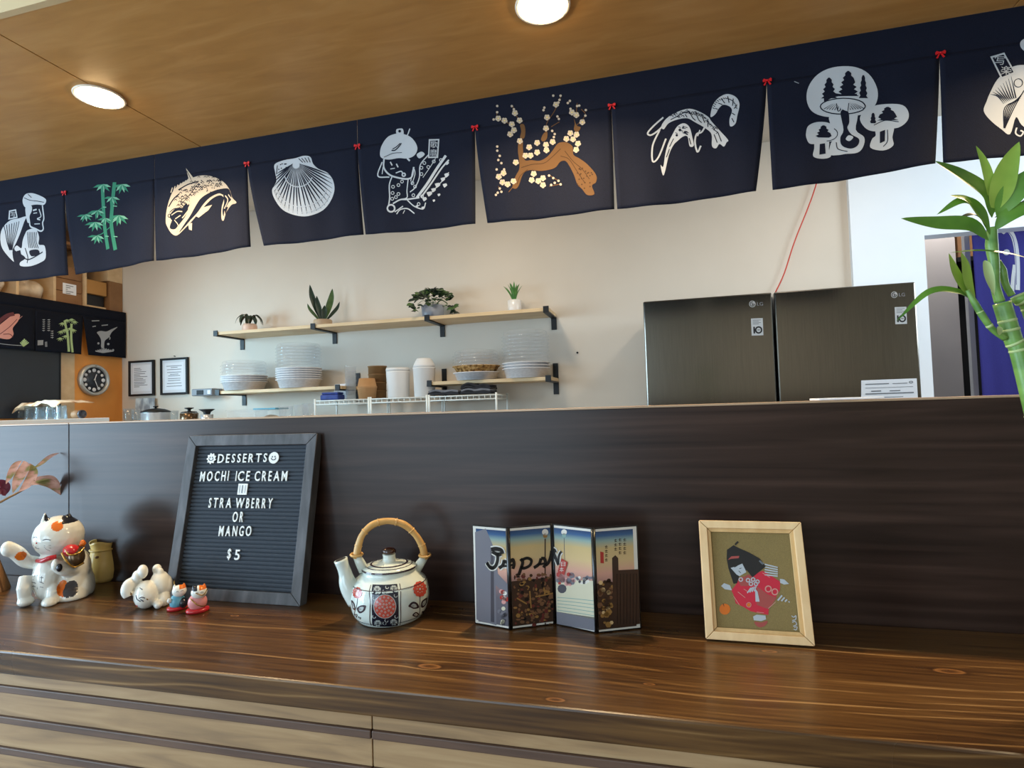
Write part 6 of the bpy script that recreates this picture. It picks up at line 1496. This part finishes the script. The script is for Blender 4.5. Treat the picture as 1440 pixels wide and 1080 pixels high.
def face_lines(par, lines, m, mesh_obj):
    """thin brush lines laid onto a body: each point is pushed onto the surface along the viewing depth"""
    from mathutils.bvhtree import BVHTree
    me = mesh_obj.data; bv = BVHTree.FromPolygons([v.co for v in me.vertices], [p.vertices for p in me.polygons]); b = BM()
    for pts_, w_ in lines:
        P = []
        for q in spline(pts_, 4):
            h = bv.ray_cast(V((q[0], -.3, q[2])), V((0, 1, 0)))
            if h[0]: P.append(h[0]+V((0, -.0002, 0)))
        if len(P) > 1: tube(b, P, w_, 5)
    return obj('painted_lines', b, m, par, True)
def pl(*a): return [L(x, y) for x, y in a]
face_lines(cat, [(pl((218, 560), (235, 553), (258, 556)), .0008), (pl((172, 556), (182, 548), (190, 552)), .0008), (pl((225, 585), (260, 582)), .0004), (pl((225, 592), (260, 597)), .0004), (pl((230, 600), (255, 612)), .0004), (pl((175, 590), (168, 600)), .0004), (pl((182, 598), (186, 606), (200, 604)), .0005)], 'fine_ink', body)
face_lines(cat, [(pl((168, 735), (180, 740)), .0005), (pl((172, 725), (172, 760)), .0005), (pl((165, 770), (185, 772)), .0005), (pl((166, 790), (184, 790)), .0005), (pl((175, 785), (170, 820)), .0005), (pl((192, 730), (192, 800)), .0005), (pl((205, 740), (222, 738)), .0005), (pl((214, 732), (212, 765)), .0005), (pl((203, 760), (224, 766)), .0005), (pl((205, 785), (222, 786)), .0005)], 'fine_ink', body)
b = BM(); ellipsoid(b, L(186, 590, -.030), (6*KX, .003, 5*KZ), sub=2); obj('nose', b, 'red_glaze', cat, True)
# ---------------- cream ceramic sack vase
F = Frame(144, 817)
t = thing('sack_vase', 'cream ceramic sack-shaped vase just behind the large lucky cat', 'vase', F.P+V((0, 0, EPS)), F.rot)
def Lp(x, y, dd=0): return F(x/c1[2], c1[1]+y/c1[2], dd)
hw = lambda a, y: abs(Lp(a, y).x)
zt = Lp(515, 580).z; rb = abs(Lp(597, 740).x)
b = BM(); pr = [(0, 0), (rb*.72, 0), (rb*.9, .008), (rb*1.0, zt*.28), (rb*.95, zt*.45), (rb*.78, zt*.72), (rb*.72, zt*.84), (rb*.80, zt*.95), (rb*.84, zt), (rb*.77, zt*.99), (rb*.66, zt*.85), (rb*.66, zt*.7), (0, zt*.6)]
lathe(b, pr, seg=48)
for v in b.verts:
    a = atan2(v.co.y, v.co.x); k = v.co.z/zt
    if k > .7: f = 1+.05*sin(a*5)*(k-.7)/.3; v.co.x *= f; v.co.y *= f; v.co.z += .003*sin(a*3+1)*(k-.7)/.3
obj('body', b, 'cream_ceramic', t, True)
b = BM(); tube(b, [V((rb*.80*cos(a*pi/18), rb*.80*sin(a*pi/18), zt*.80)) for a in range(37)], .0022, 8); obj('tie_cord', b, 'cream_ceramic', t, True)
b = BM(); ellipsoid(b, (-.01, -rb*.82, zt*.66), (.004, .003, .003), sub=2); obj('tie_knot', b, 'brown_wood', t, True)
# ---------------- white cat lying with its tail up
F = Frame(209, 852)
t = thing('lying_cat_figurine', 'white ceramic cat figurine bowing face down beside the letter board', 'figurine', F.P+V((0, 0, EPS)), F.rot)
L = lambda x, y, dd=0: F(x/c1[2], c1[1]+y/c1[2], dd)
KX = abs(L(100, 850).x-L(0, 850).x)/100; KZ = abs(L(700, 800).z-L(700, 900).z)/100
b = BM()
ellipsoid(b, L(740, 850, -.01), (82*KX, .030, 70*KZ)); ellipsoid(b, L(810, 800, .005), (70*KX, .030, 72*KZ)); ellipsoid(b, L(825, 870, -.005), (50*KX, .028, 50*KZ))
ellipsoid(b, L(812, 750, .0), (26*KX, .010, 36*KZ)); ellipsoid(b, L(795, 722, .012), (32*KX, .013, 26*KZ))
tube(b, spline([L(700, 775, .01), L(655, 800, -.005), L(640, 835, -.01), L(650, 862, -.012)], 5), [.010, .011, .010, .008], 14)
ellipsoid(b, L(722, 735, .0), (36*KX, .016, 36*KZ)); ellipsoid(b, L(695, 760, .0), (34*KX, .014, 32*KZ))
ellipsoid(b, L(800, 900, -.030), (30*KX, .013, 22*KZ)); ellipsoid(b, L(850, 800, .01), (34*KX, .026, 50*KZ))
for v in b.verts: v.co.z = max(v.co.z, 0)
lc = fuse('body', b, .0014, ['ceramic'], t, None, 5)
face_lines(t, [(pl2, w_) for pl2, w_ in (([L(705, 845), L(720, 838), L(735, 842)], .0009), ([L(690, 835), L(695, 852), L(712, 860)], .0009), ([L(712, 850), L(728, 858)], .0010), ([L(708, 800), L(722, 805)], .0008), ([L(660, 828), L(668, 836)], .0006))], 'fine_ink', lc)
face_lines(t, [([L(672, 888), L(684, 895), L(698, 890)], .0011)], 'red_glaze', lc)
face_lines(t, [([L(660, 835), L(668, 840)], .001), ([L(742, 845), L(748, 850)], .001)], 'gold', lc)
# ---------------- two tiny figurines on cushions
def tiny(bx, by, x0, y0, label, glaze, head_x, head_y, rh, bodyr, cush, ears=True):
    global F
    F = Frame(bx, by); t = thing('tiny_cat_figurine', label, 'figurine', F.P+V((0, 0, EPS)), F.rot, 'tiny figurines on red cushions')
    b = BM(); prc = [(0, 0), (cush, 0), (cush*1.06, .003), (cush, .006), (cush*.4, .0075), (0, .007)]; lathe(b, prc, seg=28, sy=.8); obj('cushion', b, 'red_glaze', t, True)
    b = BM(); c = L(x0, y0); ellipsoid(b, c, bodyr, sub=3)
    for v in b.verts: v.co.z = max(v.co.z, .006)
    obj('robe', b, glaze, t, True)
    hc = L(head_x, head_y, -.004); b = BM(); ellipsoid(b, hc, rh, sub=3)
    for s in (-1, 1):
        q = BM(); lathe(q, [(.0035, -.004), (.0028, 0), (0, .006)], seg=10); q.transform(Matrix.Translation(hc+V((s*rh[0]*.62, .001, rh[2]*.82)))); merge(b, q)
    hd = fuse('head', b, .0011, ['ceramic', 'black_glaze', 'orange'], t, (lambda p: 2 if p.z > hc.z+rh[2]*.45 and p.x > hc.x else (1 if (p.z > hc.z+rh[2]*.4 and p.x < hc.x-rh[0]*.2 and glaze == 'pink_glaze') else 0)), 3)
    face_lines(t, [([hc+V((-.006, 0, .001)), hc+V((-.0035, 0, .0022)), hc+V((-.001, 0, .001))], .0004), ([hc+V((.002, 0, .001)), hc+V((.0045, 0, .0022)), hc+V((.007, 0, .001))], .0004)], 'fine_ink', hd)
    return t, hc
t, hc = tiny(249, 857, 898, 888, 'tiny smiling cat figurine in a blue robe on a red cushion', 'blue_glaze', 908, 832, (.0125, .011, .0115), (.0135, .0125, .0165), .0165)
b = BM(); tube(b, [hc+V((-.008, .002, .004)), hc+V((-.0085, .002, .020))], .0008, 6); obj('rod', b, 'gold', t, True)
b = BM(); ellipsoid(b, V((-.0125, -.006, .020)), (.004, .004, .005), sub=2); obj('paw', b, 'ceramic', t, True)
b = BM(); ellipsoid(b, V((.010, -.006, .012)), (.008, .010, .010), sub=3); obj('black_sash', b, 'black_glaze', t, True)
t, hc = tiny(278, 860, 1000, 888, 'tiny cat figurine in a pink robe with gold cord on a red cushion', 'pink_glaze', 1008, 838, (.0140, .012, .0125), (.0165, .0135, .0165), .0190)
b = BM(); tube(b, spline([V((-.012, -.008, .028)), V((-.002, -.0165, .018)), V((.008, -.0145, .012)), V((.014, -.006, .010))], 5), .0009, 6); tube(b, spline([hc+V((-.006, -.011, .002)), hc+V((.006, -.0115, -.004)), hc+V((.0135, -.004, .004))], 5), .0008, 6); obj('gold_cord', b, 'gold', t, True)
# ---------------- pink-leaved sprig in a slatted planter at the picture edge
q = atZ(17, 826, 0)
t = thing('leafy_sprig', 'pink and olive leaved sprig growing from a brown slatted planter, counter end', 'plant', (q.x-.06, q.y+.03, EPS))
F = Frame(17, 826); PXc = q - F.r*.067 + F.n*.012
for k in range(14):
    a = k*2*pi/14+.1; r0_, r1_ = .060, .038; b = BM(); ca, sa = cos(a), sin(a)
    prism(b, [(-.0115, 0), (.0115, 0), (.0072, .075), (-.0072, .075)], lambda u, v, d: V((PXc.x+ca*(r0_+(r1_-r0_)*v/.075+d)-sa*u, PXc.y+sa*(r0_+(r1_-r0_)*v/.075+d)+ca*u, v+EPS)), .005)
    obj('slat', b, 'brown_wood', t)
b = BM(); lathe(b, [(0, .004), (.058, .004), (.037, .068), (0, .068)], c=PXc, seg=28); obj('soil', b, 'soil', t)
F = Frame(50, 840); F.P = V((q.x, q.y+.01, 0)); F.n = V((F.P.x-CAM.x, F.P.y-CAM.y, 0)).normalized(); F.r = V((F.n.y, -F.n.x, 0))
def wL(x, y, dd=0): v = F(x/c1[2], c1[1]+y/c1[2], dd); return F.P+F.r*v.x+F.n*dd+V((0, 0, v.z))
b = BM(); root_ = PXc+V((0, 0, .07)); stem_ = spline([root_, wL(-60, 430), wL(10, 378), wL(90, 335), wL(150, 298), wL(175, 270)], 6); tube(b, stem_, [.0028, .0022, .0018], 8); obj('stem', b, 'stem_tan', t)
nv = -F.n+V((0, 0, .35))
for pts_, w_, m_ in (([(65, 335), (90, 270), (125, 205), (120, 172)], .020, 'leaf_pink'), ([(95, 330), (140, 290), (168, 230), (150, 185)], .019, 'leaf_pink'), ([(30, 290), (55, 240), (80, 195), (110, 172)], .014, 'leaf_pink'), ([(165, 215), (210, 185), (255, 150), (302, 132)], .0085, 'leaf_pink'), ([(150, 295), (200, 275), (260, 290), (338, 362)], .024, 'leaf_pink'), ([(150, 296), (210, 265), (265, 262), (310, 300)], .012, 'leaf_pink'), ([(-30, 300), (0, 290), (25, 310), (30, 345)], .022, 'leaf_purple'), ([(-20, 340), (10, 330), (28, 350)], .014, 'leaf_purple')):
    b = BM(); leaf(b, [wL(x, y, -.004+.004*i) for i, (x, y) in enumerate(pts_)], w_, nv, 6, .25, .5); obj('leaf', b, m_, t)
# ---------------- lucky bamboo at the right end
BY = -.28
b0 = V((atY(1524, 800, BY).x, BY, EPS))
t = thing('lucky_bamboo', 'lucky bamboo with thick ringed canes and bright green leaves, nearest the camera', 'plant', b0)
b = BM(); lathe(b, [(0, 0), (.040, 0), (.043, .004), (.046, .13), (.048, .134), (.045, .135), (.042, .13), (.040, .008), (0, .008)], c=b0, seg=40); obj('vase', b, 'glass', t)
b = BM(); lathe(b, [(0, .0085), (.0395, .0085), (.0415, .06), (0, .062)], c=b0, seg=32); obj('pebbles', b, 'soil', t)
c6 = (1230, 190, 2.843)
def bL(x, y, dd=0): return atY(c6[0]+x/c6[2], c6[1]+y/c6[2], BY+dd)
kb = (bL(100, 600)-bL(0, 600)).length/100
def cane(pts_, r, rings, name='cane'):
    S = spline(pts_, 8); b = BM(); tube(b, S, r, 20); cn = obj(name, b, 'bam_green', t)
    for f_ in rings:
        i = int(f_*(len(S)-2)); tg = (S[i+1]-S[i]).normalized(); rr_ = r if isinstance(r, float) else r[0]
        b = BM(); tube(b, [S[i]-tg*.0016, S[i], S[i]+tg*.0016], [rr_*1.0, rr_*1.07, rr_*1.0], 20); obj('node_ring', b, 'bam_ring', cn)
    return S
RA = 33*kb
cane([b0+V((-.006, 0, .01)), b0+V((-.010, 0, .14)), bL(597, 945), bL(553, 815), bL(508, 670)], RA, (.47, .60, .72, .84, .93))
cane([b0+V((.018, .016, .01)), b0+V((.016, .016, .14)), bL(650, 790, .014), bL(575, 640, .012)], 31*kb, (.5, .66, .82, .96))
cane([bL(500, 668, .004), bL(482, 600, .002), bL(478, 520), bL(468, 440), bL(470, 370)], [.0052, .0046, .005, .0062, .0048], (), 'shoot')
cane([bL(548, 640, .01), bL(525, 600, .008), bL(510, 540, .006), bL(500, 500, .006)], [.0036, .0034, .0042, .001], (), 'shoot')
cane([bL(520, 812, -.004), bL(470, 775, -.010), bL(430, 720, -.012), bL(398, 668, -.012), bL(370, 620, -.012)], [.0034, .0032, .0036, .0034, .002], (.35, .6), 'shoot')
b = BM(); leaf(b, [bL(478, 640, -.008), bL(455, 570, -.012), bL(445, 520, -.012), bL(440, 500, -.01)], 38*kb, (0, -1, .2), 5, .5, .4); obj('sheath', b, 'bam_ring', t)
b = BM(); leaf(b, [bL(500, 800, -.012), bL(498, 780, -.016), bL(490, 765, -.018)], 26*kb, (0, -1, .2), 4, .3, .5); obj('sheath', b, 'bam_ring', t)
for pts_, w_, m_, nr in (
    ([(468, 330), (448, 240), (350, 165), (240, 103)], 88, 'leaf_green', (.3, -1, .5)), ([(470, 300), (462, 210), (440, 120), (405, 42)], 40, 'leaf_lime', (0, -1, .1)),
    ([(475, 310), (500, 230), (530, 130), (578, 26)], 92, 'leaf_lime', (0, -1, .15)), ([(490, 330), (530, 260), (590, 190), (680, 110)], 92, 'leaf_green', (0, -1, .4)),
    ([(455, 420), (380, 360), (240, 352), (105, 333)], 70, 'leaf_green', (0, -1, .25)), ([(462, 400), (420, 300), (350, 262), (248, 318)], 46, 'leaf_green', (0, -1, .5)),
    ([(455, 370), (420, 320), (370, 262), (302, 241)], 62, 'leaf_lime', (.2, -1, .8)), ([(480, 380), (530, 325), (610, 290), (700, 268)], 66, 'leaf_green', (0, -1, .4)),
    ([(640, 500), (540, 475), (420, 462), (298, 470)], 24, 'leaf_green', (0, -.7, 1)), ([(395, 662), (330, 625), (215, 628), (85, 745)], 34, 'leaf_green', (0, -1, .6)),
    ([(400, 668), (350, 600), (318, 540), (296, 472)], 46, 'leaf_lime', (.3, -1, .2)), ([(402, 665), (372, 590), (360, 520), (345, 468)], 46, 'leaf_lime', (.3, -1, .2)),
    ([(340, 330), (400, 320), (450, 360)], 40, 'leaf_dark', (0, -.6, 1)), ([(480, 330), (560, 300), (640, 240)], 46, 'leaf_dark', (0, -.6, 1))):
    b = BM(); leaf(b, [bL(x, y, (-.016 if m_ != 'leaf_dark' else .014)*(i/len(pts_))-.004) for i, (x, y) in enumerate(pts_)], w_*kb, nr, 7, .22, .45); obj('leaf', b, m_, t)
